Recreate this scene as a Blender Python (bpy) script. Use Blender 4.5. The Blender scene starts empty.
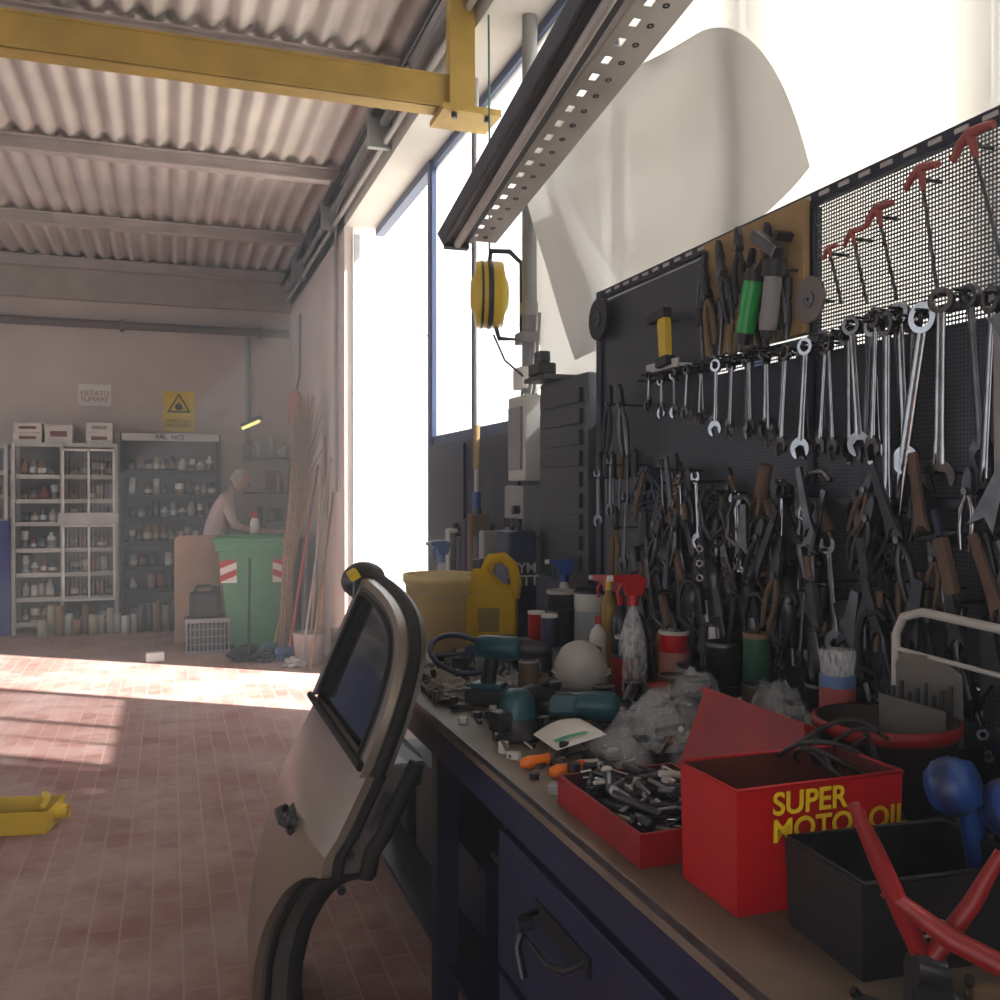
import bpy, bmesh, math, random
from mathutils import Vector, Matrix, Euler, noise
random.seed(7)
R=math.radians
scene=bpy.context.scene
# ---------------------------------------------------------------- materials
def lin(h):
    h=h.lstrip('#'); o=[]
    for i in (0,2,4):
        c=int(h[i:i+2],16)/255
        o.append(c/12.92 if c<=.04045 else ((c+.055)/1.055)**2.4)
    return o
_m={}
def M(name,hexc,rough=.6,metal=0,var=.15,scale=6,bump=0,trans=0,dirt=0):
    if name in _m: return _m[name]
    m=bpy.data.materials.new(name); m.use_nodes=True; nt=m.node_tree
    p=nt.nodes['Principled BSDF']
    tc=nt.nodes.new('ShaderNodeTexCoord'); n=nt.nodes.new('ShaderNodeTexNoise')
    n.inputs['Scale'].default_value=scale; n.inputs['Detail'].default_value=5
    nt.links.new(tc.outputs['Object'],n.inputs['Vector'])
    r=nt.nodes.new('ShaderNodeValToRGB'); c=lin(hexc)
    r.color_ramp.elements[0].position=.3; r.color_ramp.elements[1].position=.7
    r.color_ramp.elements[0].color=[max(0,x*(1-var)) for x in c]+[1]
    r.color_ramp.elements[1].color=[min(1,x*(1+var)) for x in c]+[1]
    nt.links.new(n.outputs['Fac'],r.inputs['Fac'])
    nt.links.new(r.outputs['Color'],p.inputs['Base Color'])
    p.inputs['Roughness'].default_value=rough; p.inputs['Metallic'].default_value=metal
    if trans: p.inputs['Transmission Weight'].default_value=trans
    if bump:
        b=nt.nodes.new('ShaderNodeBump'); b.inputs['Strength'].default_value=bump
        b.inputs['Distance'].default_value=.01
        nt.links.new(n.outputs['Fac'],b.inputs['Height']); nt.links.new(b.outputs['Normal'],p.inputs['Normal'])
    _m[name]=m; return m
def film(name,hexc,alpha,rough=.15):
    m=bpy.data.materials.new(name); m.use_nodes=True; nt=m.node_tree
    p=nt.nodes['Principled BSDF']; out=nt.nodes['Material Output']
    p.inputs['Base Color'].default_value=lin(hexc)+[1]; p.inputs['Roughness'].default_value=rough
    t=nt.nodes.new('ShaderNodeBsdfTransparent'); mx=nt.nodes.new('ShaderNodeMixShader')
    n=nt.nodes.new('ShaderNodeTexNoise'); n.inputs['Scale'].default_value=12
    mp=nt.nodes.new('ShaderNodeMapRange'); mp.inputs[1].default_value=.3; mp.inputs[2].default_value=.7
    mp.inputs[3].default_value=max(0,alpha-.15); mp.inputs[4].default_value=min(1,alpha+.15)
    nt.links.new(n.outputs['Fac'],mp.inputs[0]); nt.links.new(mp.outputs[0],mx.inputs[0])
    nt.links.new(t.outputs[0],mx.inputs[1]); nt.links.new(p.outputs[0],mx.inputs[2])
    nt.links.new(mx.outputs[0],out.inputs[0]); return m
def pane(name,hexc,tr,col=(1,1,1),tl=.55,sc=1.5):
    m=bpy.data.materials.new(name); m.use_nodes=True; nt=m.node_tree
    out=nt.nodes['Material Output']; nt.nodes.remove(nt.nodes['Principled BSDF'])
    t=nt.nodes.new('ShaderNodeBsdfTransparent'); t.inputs[0].default_value=(*col,1)
    l=nt.nodes.new('ShaderNodeBsdfTranslucent'); l.inputs[0].default_value=lin(hexc)+[1]
    d=nt.nodes.new('ShaderNodeBsdfDiffuse'); d.inputs[0].default_value=lin(hexc)+[1]
    a=nt.nodes.new('ShaderNodeMixShader'); a.inputs[0].default_value=1-tl
    nt.links.new(l.outputs[0],a.inputs[1]); nt.links.new(d.outputs[0],a.inputs[2])
    if tr<=0:
        nt.links.new(a.outputs[0],out.inputs[0]); return m
    mx=nt.nodes.new('ShaderNodeMixShader')
    n=nt.nodes.new('ShaderNodeTexNoise'); n.inputs['Scale'].default_value=sc
    mp=nt.nodes.new('ShaderNodeMapRange'); mp.inputs[3].default_value=1-tr-.1; mp.inputs[4].default_value=1-tr+.1
    nt.links.new(n.outputs['Fac'],mp.inputs[0]); nt.links.new(mp.outputs[0],mx.inputs[0])
    nt.links.new(t.outputs[0],mx.inputs[1]); nt.links.new(a.outputs[0],mx.inputs[2])
    nt.links.new(mx.outputs[0],out.inputs[0]); return m
# ---------------------------------------------------------------- mesh builder
def TR(loc,rot=(0,0,0)):
    return Matrix.Translation(loc)@Euler([R(a) for a in rot]).to_matrix().to_4x4()
def frame(o,a,b):
    a=Vector(a).normalized(); b=Vector(b); b=(b-a*b.dot(a)).normalized(); n=a.cross(b)
    return Matrix(((a.x,b.x,n.x,o[0]),(a.y,b.y,n.y,o[1]),(a.z,b.z,n.z,o[2]),(0,0,0,1)))
def PB(y,z,x=1.46,tilt=0):       # frame lying on the tool board, facing the room
    return frame((x,y,z),(0,-1,0),(0,0,1))@Matrix.Rotation(R(tilt),4,'Z')
def WB(x,z,y=11.49):             # frame on the back wall
    return frame((x,y,z),(1,0,0),(0,0,1))
class B:
    def __init__(s): s.v=[];s.f=[];s.m=[];s.s=[];s.mats=[]
    def mi(s,m):
        if m not in s.mats: s.mats.append(m)
        return s.mats.index(m)
    def add(s,vs,fs,mat,smooth=False,T=None):
        o=len(s.v)
        for v in vs:
            v=Vector(v)
            s.v.append(T@v if T is not None else v)
        k=s.mi(mat)
        for f in fs:
            s.f.append([i+o for i in f]); s.m.append(k); s.s.append(smooth)
        return s
    def addbm(s,bm,mat,smooth=False,T=None):
        bm.verts.index_update()
        s.add([v.co.copy() for v in bm.verts],[[v.index for v in f.verts] for f in bm.faces],mat,smooth,T); bm.free(); return s
    def box(self,c,d,mat,rot=(0,0,0),bev=0,T=None,taper=None):
        bm=bmesh.new(); bmesh.ops.create_cube(bm,size=1)
        for v in bm.verts:
            v.co=Vector((v.co.x*d[0],v.co.y*d[1],v.co.z*d[2]))
            if taper and v.co.z<0: v.co.x*=taper; v.co.y*=taper
        if bev: bmesh.ops.bevel(bm,geom=bm.edges[:],offset=bev,segments=2,affect='EDGES',profile=.6)
        m=TR(c,rot)
        return self.addbm(bm,mat,False,(T@m) if T is not None else m)
    def bx(s,x0,x1,y0,y1,z0,z1,mat,bev=0):
        return s.box(((x0+x1)/2,(y0+y1)/2,(z0+z1)/2),(x1-x0,y1-y0,z1-z0),mat,bev=bev)
    def tube(s,pts,r,mat,seg=8,closed=False,T=None,smooth=True):
        pts=[Vector(p) for p in pts]; n=len(pts)
        rs=r if isinstance(r,(list,tuple)) else [r]*n
        vs=[];fs=[];up=None
        for i,p in enumerate(pts):
            if closed: t=pts[(i+1)%n]-pts[i-1]
            else: t=pts[min(i+1,n-1)]-pts[max(i-1,0)]
            t.normalize()
            if up is None:
                up=t.orthogonal().normalized()
            else:
                up=(up-t*up.dot(t))
                if up.length<1e-6: up=t.orthogonal()
                up.normalize()
            w=t.cross(up)
            for k in range(seg):
                a=2*math.pi*k/seg
                vs.append(p+(up*math.cos(a)+w*math.sin(a))*rs[i])
        for i in range(n if closed else n-1):
            j=(i+1)%n
            for k in range(seg):
                l=(k+1)%seg
                fs.append((i*seg+k,i*seg+l,j*seg+l,j*seg+k))
        s.add(vs,fs,mat,smooth,T)
        if not closed:
            s.add(vs[:seg],[tuple(range(seg))[::-1]],mat,False,T); s.add(vs[-seg:],[tuple(range(seg))],mat,False,T)
        return s
    def cyl(s,p0,p1,r,mat,r1=None,seg=18,T=None,smooth=True):
        return s.tube([p0,p1],[r,r if r1 is None else r1],mat,seg,T=T,smooth=smooth)
    def lathe(s,prof,mat,o=(0,0,0),rot=(0,0,0),seg=28,T=None,sx=1,sy=1):
        vs=[];fs=[]
        for r,z in prof:
            for k in range(seg):
                a=2*math.pi*k/seg; vs.append((max(r,1e-4)*math.cos(a)*sx,max(r,1e-4)*math.sin(a)*sy,z))
        for i in range(len(prof)-1):
            for k in range(seg):
                l=(k+1)%seg; fs.append((i*seg+k,i*seg+l,(i+1)*seg+l,(i+1)*seg+k))
        m=TR(o,rot)
        return s.add(vs,fs,mat,True,(T@m) if T is not None else m)
    def ball(s,c,r,mat,rot=(0,0,0),seg=16,T=None):
        bm=bmesh.new(); bmesh.ops.create_uvsphere(bm,u_segments=seg,v_segments=seg//2+2,radius=1)
        if not isinstance(r,(list,tuple)): r=(r,r,r)
        for v in bm.verts: v.co=Vector((v.co.x*r[0],v.co.y*r[1],v.co.z*r[2]))
        m=TR(c,rot)
        return s.addbm(bm,mat,True,(T@m) if T is not None else m)
    def prism(s,pts,t,mat,T,bev=0):
        n=len(pts)
        vs=[(p[0],p[1],-t/2) for p in pts]+[(p[0],p[1],t/2) for p in pts]
        fs=[tuple(range(n))[::-1],tuple(range(n,2*n))]+[(i,(i+1)%n,n+(i+1)%n,n+i) for i in range(n)]
        return s.add(vs,fs,mat,False,T)
    def ring(s,c,ri,ro,t,mat,T,seg=20,sq=1):
        vs=[];fs=[]
        for z in (-t/2,t/2):
            for r in (ri,ro):
                for k in range(seg):
                    a=2*math.pi*k/seg; vs.append((c[0]+r*math.cos(a),c[1]+r*math.sin(a)*sq,z))
        for k in range(seg):
            l=(k+1)%seg
            fs+=[(k,l,seg+l,seg+k)[::-1],(2*seg+k,2*seg+l,3*seg+l,3*seg+k),(k,l,2*seg+l,2*seg+k),(seg+k,seg+l,3*seg+l,3*seg+k)[::-1]]
        return s.add(vs,fs,mat,False,T)
    def grid(s,fn,nu,nv,mat,smooth=True,T=None):
        vs=[fn(i/nu,j/nv) for i in range(nu+1) for j in range(nv+1)]
        fs=[(i*(nv+1)+j,(i+1)*(nv+1)+j,(i+1)*(nv+1)+j+1,i*(nv+1)+j+1) for i in range(nu) for j in range(nv)]
        return s.add(vs,fs,mat,smooth,T)
    def tray(s,c,d,t,mat,rot=(0,0,0),flare=1.0,matin=None,bev=0.0):
        T=TR(c,rot); w,l,h=d
        def loop(w,l,z,k):
            return [(-w/2*k,-l/2*k,z),(w/2*k,-l/2*k,z),(w/2*k,l/2*k,z),(-w/2*k,l/2*k,z)]
        vo=loop(w,l,0,1/flare)+loop(w,l,h,1)
        vi=loop(w-2*t,l-2*t,t,1/flare)+loop(w-2*t,l-2*t,h,1)
        side=[(i,(i+1)%4,4+(i+1)%4,4+i) for i in range(4)]
        s.add(vo,[(3,2,1,0)]+side,mat,False,T)
        s.add(vi,[(0,1,2,3)]+[f[::-1] for f in side],matin or mat,False,T)
        s.add(vo[4:]+vi[4:],[(i,(i+1)%4,4+(i+1)%4,4+i) for i in range(4)],mat,False,T)
        return s
    def finish(s,name,parent=None,auto=None):
        me=bpy.data.meshes.new(name)
        xs=[v.x for v in s.v];ys=[v.y for v in s.v];zs=[v.z for v in s.v]
        c=Vector(((min(xs)+max(xs))/2,(min(ys)+max(ys))/2,min(zs)))
        me.from_pydata([v-c for v in s.v],[],s.f)
        for m in s.mats: me.materials.append(m)
        me.polygons.foreach_set('material_index',s.m); me.polygons.foreach_set('use_smooth',s.s)
        me.update()
        bm=bmesh.new(); bm.from_mesh(me); bmesh.ops.recalc_face_normals(bm,faces=bm.faces[:]); bm.to_mesh(me); bm.free()
        o=bpy.data.objects.new(name,me); o.location=c
        scene.collection.objects.link(o)
        if parent: 
            o.parent=parent; o.matrix_parent_inverse=Matrix.Translation(-parent.location)
        return o
def text(body,T,size,mat,parent,ext=.0005,name='lettering',al='CENTER',off=.02):
    cu=bpy.data.curves.new(name,'FONT'); cu.body=body; cu.size=size; cu.extrude=ext; cu.offset=size*off
    cu.align_x=al; cu.align_y='CENTER'; cu.materials.append(mat); cu.space_line=.85
    o=bpy.data.objects.new(name,cu); scene.collection.objects.link(o)
    o.parent=parent; o.matrix_parent_inverse=Matrix.Translation(-parent.location); o.matrix_basis=T
    return o
# palette
blk=M('black_plastic','#1a1b1e',.5,0,.3)
rub=M('black_rubber','#101012',.8)
drk=M('dark_steel','#45474c',.38,.8,.35,20)
stl=M('chrome_steel','#8b8c90',.2,1,.3,12)
stl2=M('dull_steel','#66666b',.36,.95,.35,20)
gry=M('grey_paint','#8b8b8a',.6)
lgr=M('light_grey_paint','#b9b7b2',.6)
wht=M('white_paint','#dcd9d2',.5,0,.06)
blu=M('blue_paint','#151c3c',.5,0,.3,4)
dblu=M('dark_blue_paint','#131a30',.5,0,.3,4)
red=M('red_paint','#8f1317',.42,0,.25,7)
red2=M('red_plastic','#b5161c',.38,0,.15,4)
yel=M('yellow_paint','#c2a14a',.6,0,.15)
yelp=M('yellow_plastic','#dcbc2a',.4,0,.08)
yell=M('yellow_label','#e2c11c',.5,0,.05)
orn=M('orange_plastic','#e8740f',.35,0,.05)
grn=M('green_plastic','#4a8560',.5,0,.15)
teal=M('teal_plastic','#134a56',.4,0,.15)
brn=M('brown_wood','#6e5840',.75,0,.3,9)
tanw=M('pale_wood','#9c8258',.75,0,.25,9)
ply=M('plywood','#b3927b',.75,0,.15,5)
crm=pane('cream_plastic','#f2e4b8',0,tl=.45)
yelt=pane('yellow_translucent_plastic','#e6c428',0,tl=.35)
strw=M('straw','#8c735c',.85,0,.3,20)
card=M('cardboard','#cfc9c0',.8,0,.1)
gbr=M('torch_green','#1fa04a',.35)
redtip=M('faded_red_plastic','#a05048',.5)
clr=film('clear_plastic','#dfe3e6',.35)
bag=film('plastic_bag_film','#cfd2d6',.22,.1)
# ---------------------------------------------------------------- room shell
def tile_mat():
    m=bpy.data.materials.new('terracotta_tiles'); m.use_nodes=True; nt=m.node_tree; p=nt.nodes['Principled BSDF']
    tc=nt.nodes.new('ShaderNodeTexCoord'); mp=nt.nodes.new('ShaderNodeMapping')
    mp.inputs['Rotation'].default_value=(0,0,R(90))
    b=nt.nodes.new('ShaderNodeTexBrick'); b.inputs['Scale'].default_value=1
    b.inputs['Brick Width'].default_value=.2; b.inputs['Row Height'].default_value=.1; b.inputs['Mortar Size'].default_value=.004
    b.inputs['Color1'].default_value=lin('#9a7168')+[1]; b.inputs['Color2'].default_value=lin('#8a5f56')+[1]; b.inputs['Mortar'].default_value=lin('#a28b84')+[1]
    n=nt.nodes.new('ShaderNodeTexNoise'); n.inputs['Scale'].default_value=1.6; n.inputs['Detail'].default_value=10; n.inputs['Roughness'].default_value=.75
    mx=nt.nodes.new('ShaderNodeMixRGB'); mx.blend_type='MIX'; mx.inputs[2].default_value=lin('#b39d95')+[1]
    r=nt.nodes.new('ShaderNodeValToRGB'); r.color_ramp.elements[0].position=.42; r.color_ramp.elements[1].position=.62
    r.color_ramp.elements[1].color=(.8,.8,.8,1)
    L=nt.links.new
    L(tc.outputs['Object'],mp.inputs[0]); L(mp.outputs[0],b.inputs[0]); L(tc.outputs['Object'],n.inputs[0])
    L(n.outputs['Fac'],r.inputs[0]); L(r.outputs[0],mx.inputs[0]); L(b.outputs['Color'],mx.inputs[1]); L(mx.outputs[0],p.inputs['Base Color'])
    p.inputs['Roughness'].default_value=.75; p.inputs['Specular IOR Level'].default_value=.3
    bp=nt.nodes.new('ShaderNodeBump'); bp.inputs['Strength'].default_value=.3; bp.inputs['Distance'].default_value=.004; bp.invert=True
    L(b.outputs['Fac'],bp.inputs['Height']); L(bp.outputs[0],p.inputs['Normal'])
    return m
tiles=tile_mat()
plast=M('plaster_wall','#c4b5ad',.85,0,.14,1.2,.2)
plast2=M('plaster_header','#c4c0ba',.85,0,.12,1.5,.2)
conc=M('outdoor_concrete','#c4c0b6',.9,0,.1,2)
fib=M('fibre_cement','#cdc3bd',.8,0,.13,2.5)
B().bx(-6,1.67,-3,11.6,-.1,0,tiles).finish('floor')
B().bx(-6,1.67,11.5,11.65,0,4.25,plast).finish('wall_back')
w=B(); w.bx(1.35,1.42,7.75,11.5,0,4.25,plast); w.bx(1.35,1.67,6.0,7.75,3.66,4.25,plast2); w.bx(1.35,1.67,7.75,11.5,3.66,4.25,plast2); w.bx(1.35,1.67,-3,6.0,3.66,4.25,plast2); w.finish('wall_right')
w=B(); w.bx(1.6,1.67,-3,6.0,0,1.8,dblu)
for i in range(10): w.bx(1.585,1.6,-2.9+i*.9,-2.88+i*.9,0.02,1.78,blu)
w.finish('wall_right_lower')
w=B(); w.bx(-6.15,-6,-3,11.65,0,.9,plast); w.bx(-6.15,-6,-3,11.65,3.4,4.25,plast); w.bx(-6.15,-6,-3,3.6,.9,3.4,plast)  # unseen wall, its window openings shaped to let in fill light
for y in (3.6,7.0,11.0): w.bx(-6.15,-6,y,y+.65,.9,3.4,plast)
w.finish('wall_left')
w=B(); w.bx(-6,-5.2,-3.15,-3,0,4.25,plast); w.bx(-1.2,1.67,-3.15,-3,0,4.25,plast); w.bx(-5.2,-1.2,-3.15,-3,3.4,4.25,plast); w.finish('wall_front')  # unseen wall, wide opening added so sky light enters from behind
c=B(); purl=[7.58-2.02*k for k in range(-1,6)]
edges=sorted([11.55]+purl+[-3.2])
for a,b_ in zip(edges[:-1],edges[1:]):
    def fn(u,v,a=a,b_=b_):
        x=-6.1+7.8*u; ph=x/.15*2*math.pi
        return (x,a-.06+(b_-a+.06)*v,4.085+.012*v+.026*math.cos(ph))
    c.grid(fn,520,1,fib)
c.bx(-6.2,1.7,-3.2,11.6,4.2,4.25,gry)
c.finish('ceiling')
for i,y in enumerate(purl+[11.36]):
    if y<-3 : continue
    p=B(); m=M('purlin_paint','#b8aba6',.7)
    p.bx(-6,1.35,y-.05,y+.05,3.95,3.965,m); p.bx(-6,1.35,y-.01,y+.01,3.965,4.05,m); p.bx(-6,1.35,y-.05,y+.05,4.045,4.057,m)
    p.finish('ceiling_purlin')
p=B(); m=M('band_plaster','#a3978f',.8); p.bx(-6,1.35,11.4,11.5,3.62,3.945,m); p.finish('trim_1')
p=B(); m=M('pipe_dark','#6b5f5b',.6); p.cyl((-6,11.42,3.36),(1.33,11.42,3.36),.045,m); 
for x in (-5,-3.5,-2,-.5,1): p.bx(x-.02,x+.02,11.36,11.5,3.3,3.42,m)
p.finish('wall_pipe')
p=B(); p.tube([(.86,11.43,3.3),(.86,11.43,3.0),(.86,11.43,1.95)],.03,gry); p.box((.86,11.43,1.95),(.14,.1,.2),gry,bev=.01); p.finish('electrical_conduit')
p=B()
for k,(x,z,r) in enumerate([(1.30,3.86,.03),(1.24,3.91,.022),(1.31,3.74,.018)]):
    p.tube([(x,-2.8,z),(x,11.3,z)],r,[gry,drk,lgr][k])
for y in range(-2,11,2): p.bx(1.2,1.35,y,y+.05,3.7,3.94,gry)
p.finish('overhead_conduits')
p=B(); p.tube([(1.3,7.6,3.86),(1.32,7.95,3.8),(1.32,8.0,3.5),(1.32,8.0,1.5)],.016,gry); p.finish('wall_conduit')
# ------------------------------------------------------------- windows
fr=M('window_frame_blue','#34466b',.5)
gl=pane('dirty_window_glass','#e6e4dc',.3,(.95,.96,1),tl=.4)
gl2=pane('cleaner_window_glass','#e6e4dc',.6,(.97,.98,1),tl=.4)
ys=[6.0,5.1,4.2,3.3,2.4,1.5,.6,-.3,-1.2,-2.1,-3.0]
for i in range(len(ys)-1):
    a,b_=ys[i],ys[i+1]; wdw=B()
    wdw.bx(1.61,1.67,a-.025,a+.025 if i else a+.05,1.8,3.66,fr)
    wdw.bx(1.615,1.665,b_+.025,a-.025,1.8,1.86,fr); wdw.bx(1.615,1.665,b_+.025,a-.025,3.61,3.66,fr)
    wdw.bx(1.637,1.643,b_+.025,a-.025,1.86,3.61,gl2 if i<2 else gl)
    wdw.finish('window_%d'%(i+1))
p=B(); p.bx(1.6,1.67,6.0,6.05,0,3.6,fr); p.bx(1.425,1.47,7.71,7.75,0,3.6,M('door_jamb_grey','#b5bac0',.5)); p.bx(1.6,1.67,6.0,7.71,3.6,3.66,fr); p.finish('door_1')
# outside
B().bx(1.67,40,-30,40,-.12,-.02,conc).finish('exterior_ground')
p=B(); ww=M('outdoor_render','#e0ddd4',.9)
p.bx(14,14.3,2,38,-.02,2.6,ww); p.finish('exterior_boundary_wall')
gm=M('gate_iron','#8b9096',.6)
p=B(); p.cyl((4.4,15.2,-.02),(4.4,15.2,4.6),.05,gm); p.tube([(4.4,15.2,4.5),(4.0,15.0,4.1)],.04,gm); p.box((3.95,14.97,4.08),(.3,.15,.07),gm,rot=(0,30,0)); p.finish('street_lamp')
# ------------------------------------------------------------- gantry
g=B(); y=4.3; z0,z1=3.28,3.43
g.bx(-5.5,1.34,y-.06,y+.06,z0,z0+.012,yel); g.bx(-5.5,1.34,y-.01,y+.01,z0+.012,z1-.012,yel); g.bx(-5.5,1.34,y-.06,y+.06,z1-.012,z1,yel); g.bx(-5.5,1.34,y-.055,y-.045,z0,z1,yel)
for x in (-.80,-3.6): g.bx(x-.025,x+.025,y-.04,y+.04,z1,4.06,yel)
g.bx(1.25,1.31,y-.08,y+.08,z0,4.05,yel); g.bx(1.22,1.34,y-.09,y-.075,z0-.02,4.05,yel); g.bx(1.18,1.46,y-.12,y+.12,z0-.035,z0-.005,yel)
for x in (1.24,1.4): g.cyl((x,y-.09,z0-.06),(x,y-.09,z0),.014,drk,seg=6)
g.finish('yellow_gantry_beam')
def rail(p0,p1,wd,mt):
    p0=Vector(p0);p1=Vector(p1); L=(p1-p0).length; a=(p1-p0).normalized()
    side=a.cross(Vector((0,0,1))).normalized()
    T=frame(p0,a,side); g=B(); n=int(L/.085)
    g.box((L/2,-wd*.18,0),(L,wd*.64,.004),mt,T=T); g.box((L/2,wd*.40,0),(L,wd*.2,.004),mt,T=T)
    for i in range(n+1): g.box((i*L/n,wd*.22,0),(.05,wd*.17,.004),mt,T=T)
    for i in range(n): g.ring(((i+.5)*L/n,-wd*.1),.004,.011,.006,drk,T,seg=8)
    for s_ in (-1,1): g.box((L/2,s_*wd/2,-.03),(L,.004,.06),mt,T=T)
    return g
rm=M('rail_dark','#54545a',.5,.3,.2)
rm2=M('rail_galvanised','#cbc7c1',.5,.15,.15)
rail((1.20,3.72,2.53),(1.245,1.7,2.89),.15,rm2).finish('slotted_cable_tray')
p0=Vector((1.10,3.74,2.55)); p1=Vector((1.03,1.75,2.86)); g=B(); a=(p1-p0); L=a.length; T=frame(p0,a,a.cross(Vector((0,0,1))))
g.prism([(-.07,.0),(.07,.0),(.045,.05),(-.045,.05)],L,rm,T@frame((L/2,0,0),(0,1,0),(0,0,1)))
g.cyl((.05,0,.06),(L-.05,0,.06),.016,rm2,T=T); g.cyl((.05,.045,.045),(L-.05,.045,.045),.012,drk,T=T)
for q in (.03,L-.03): g.box((q,0,.05),(.03,.1,.04),blk,T=T)
g.finish('fluorescent_lamp_housing')
# ------------------------------------------------------------- white sheets
shm=pane('white_translucent_sheet','#cbcac8',.03,tl=.32,sc=4)
shm2=pane('frosted_sheet','#dedbd4',.12,tl=.6,sc=2)
def quad(c00,c10,c11,c01,bul,edge=0):
    c00,c10,c11,c01=map(Vector,(c00,c10,c11,c01))
    def fn(u,v):
        p=c00*(1-u)*(1-v)+c10*u*(1-v)+c11*u*v+c01*(1-u)*v
        p=p+Vector((0,-.13,.08))*edge*(u**3)*math.sin(math.pi*v)+Vector((0,0,-.07))*edge*(u**6)*((1-v)**6)*2
        return p+Vector((-1,0,.25))*bul*(math.sin(math.pi*u)*math.sin(math.pi*v)+.4*math.sin(5*u+2*v)+.25*math.sin(9*u-4*v))
    return fn
g=B(); g.grid(quad((1.55,4.35,3.1),(1.56,2.86,3.08),(1.55,2.04,2.33),(1.56,3.42,2.0),.11,1),40,32,shm)
g.finish('white_plastic_sheet')
g=B(); g.grid(quad((1.585,4.2,2.75),(1.585,3.4,2.75),(1.575,3.25,1.95),(1.575,3.9,1.92),.012),12,12,shm); g.finish('white_plastic_sheet')
g=B(); g.grid(quad((1.60,3.3,3.5),(1.60,.2,3.5),(1.57,.2,1.88),(1.60,3.0,1.95),.02),30,20,shm2)
g.finish('frosted_plastic_sheet')
# ------------------------------------------------------------- tool board
def mesh_mat():
    m=bpy.data.materials.new('perforated_steel'); m.use_nodes=True; nt=m.node_tree; p=nt.nodes['Principled BSDF']; out=nt.nodes['Material Output']
    p.inputs['Base Color'].default_value=lin('#4f525a')+[1]; p.inputs['Roughness'].default_value=.5; p.inputs['Metallic'].default_value=.2
    tc=nt.nodes.new('ShaderNodeTexCoord'); sp=nt.nodes.new('ShaderNodeSeparateXYZ'); L=nt.links.new
    L(tc.outputs['Object'],sp.inputs[0])
    def mth(op,a,b=None):
        n=nt.nodes.new('ShaderNodeMath'); n.operation=op
        for i,q in enumerate((a,b)):
            if q is None: continue
            if isinstance(q,(int,float)): n.inputs[i].default_value=q
            else: L(q,n.inputs[i])
        return n.outputs[0]
    def cell(o): return mth('SUBTRACT',mth('FRACT',mth('MULTIPLY',o,110)),.5)
    a=cell(sp.outputs['Y']); b=cell(sp.outputs['Z'])
    d=mth('ADD',mth('MULTIPLY',a,a),mth('MULTIPLY',b,b))
    h=mth('LESS_THAN',d,.09)
    t=nt.nodes.new('ShaderNodeBsdfTransparent'); mx=nt.nodes.new('ShaderNodeMixShader')
    L(h,mx.inputs[0]); L(p.outputs[0],mx.inputs[1]); L(t.outputs[0],mx.inputs[2]); L(mx.outputs[0],out.inputs[0])
    return m
pm=mesh_mat()
g=B()
g.add([(1.5,.3,.92),(1.5,3.17,.92),(1.5,3.17,2.22),(1.5,.3,2.22)],[(0,1,2,3)],pm)
g.bx(1.49,1.515,.3,3.19,2.205,2.235,dblu); g.bx(1.488,1.515,3.16,3.2,.92,2.235,dblu); g.bx(1.49,1.515,1.95,1.97,.92,2.2,dblu)
g.bx(1.51,1.55,.3,3.17,.92,1.84,dblu); g.bx(1.51,1.53,2.45,3.17,1.84,2.2,M('mesh_backing','#5a5d66',.8,0,.2))  # plain grey backing closes the upper mesh holes at the far end
for k in range(40): g.bx(1.486,1.49,.35+k*.07,.385+k*.07,2.216,2.226,lgr)
for z,y0,y1 in ((1.862,.6,2.75),(1.47,.8,2.9)): g.bx(1.465,1.49,y0,y1,z,z+.015,drk)
board=g.finish('perforated_tool_board')
def jaw(g,c,Rr,phi,t,mat,T):
    p=[];ph=R(phi); d=Vector((math.cos(ph),math.sin(ph))); q=Vector((-d.y,d.x)); cc=Vector(c); w=.5*Rr
    n=14
    for i in range(n+1):
        a=ph+R(38)+R(284)*i/n; p.append(cc+Vector((math.cos(a),math.sin(a)))*Rr)
    p+= [cc+d*Rr*.75-q*w, cc-d*.12*Rr-q*w, cc-d*.35*Rr, cc-d*.12*Rr+q*w, cc+d*Rr*.75+q*w]
    g.prism([(v.x,v.y) for v in p],t,mat,T)
def wrench(g,y,z,L,tilt=0,mat=stl,x=1.45,dbl=False):
    s=L; T=PB(y,z,x,tilt)@Matrix.Rotation(R(random.uniform(-22,22)),4,'Y'); w=.034*s+.004; t=.006+.008*s
    ro=.042*s+.0085
    if dbl: jaw(g,(0,-ro),ro*1.05,90,t,mat,T)
    else: g.ring((0,-ro),ro*.6,ro,t*1.4,mat,T)
    # shank with rounded flanks (tube flattened) so it catches the light along its length
    S=T@Matrix.Diagonal((1,1,.45,1))
    g.tube([(0,-ro*1.7,0),(0,-s*.3,0),(0,-s*.7,0),(0,-s+ro*2.2,0)],[w*.62,w*.6,w*.66,w*.85],mat,10,T=S)
    jaw(g,(0,-s+ro*1.25),ro*1.3,-90+18,t,mat,T)
ns=44
lens=[]
for k in range(ns):
    f=k/(ns-1); y=2.72-(2.72-1.60)*f; L=.11+.24*f**1.05
    lens.append((y,L*random.uniform(.93,1.07)))
lens+=[(1.62,.46),(1.572,.40),(1.525,.55),(1.47,.40),(1.43,.36),(1.36,.42)]
for i,(y,L) in enumerate(lens):
    g=B(); z=1.868+(.02 if L>.3 else 0)+random.uniform(-.012,.012)
    wrench(g,y,z,L,random.uniform(-6,6) if L<.5 else -11,stl if i%3 else stl2,x=1.45-.014*(i%3))
    ro=.042*L+.0085
    g.cyl((1.41,y,z-ro*.55),(1.5,y,z-ro*.55),.0035,drk,seg=6)
    g.finish('combination_wrench')
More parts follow.
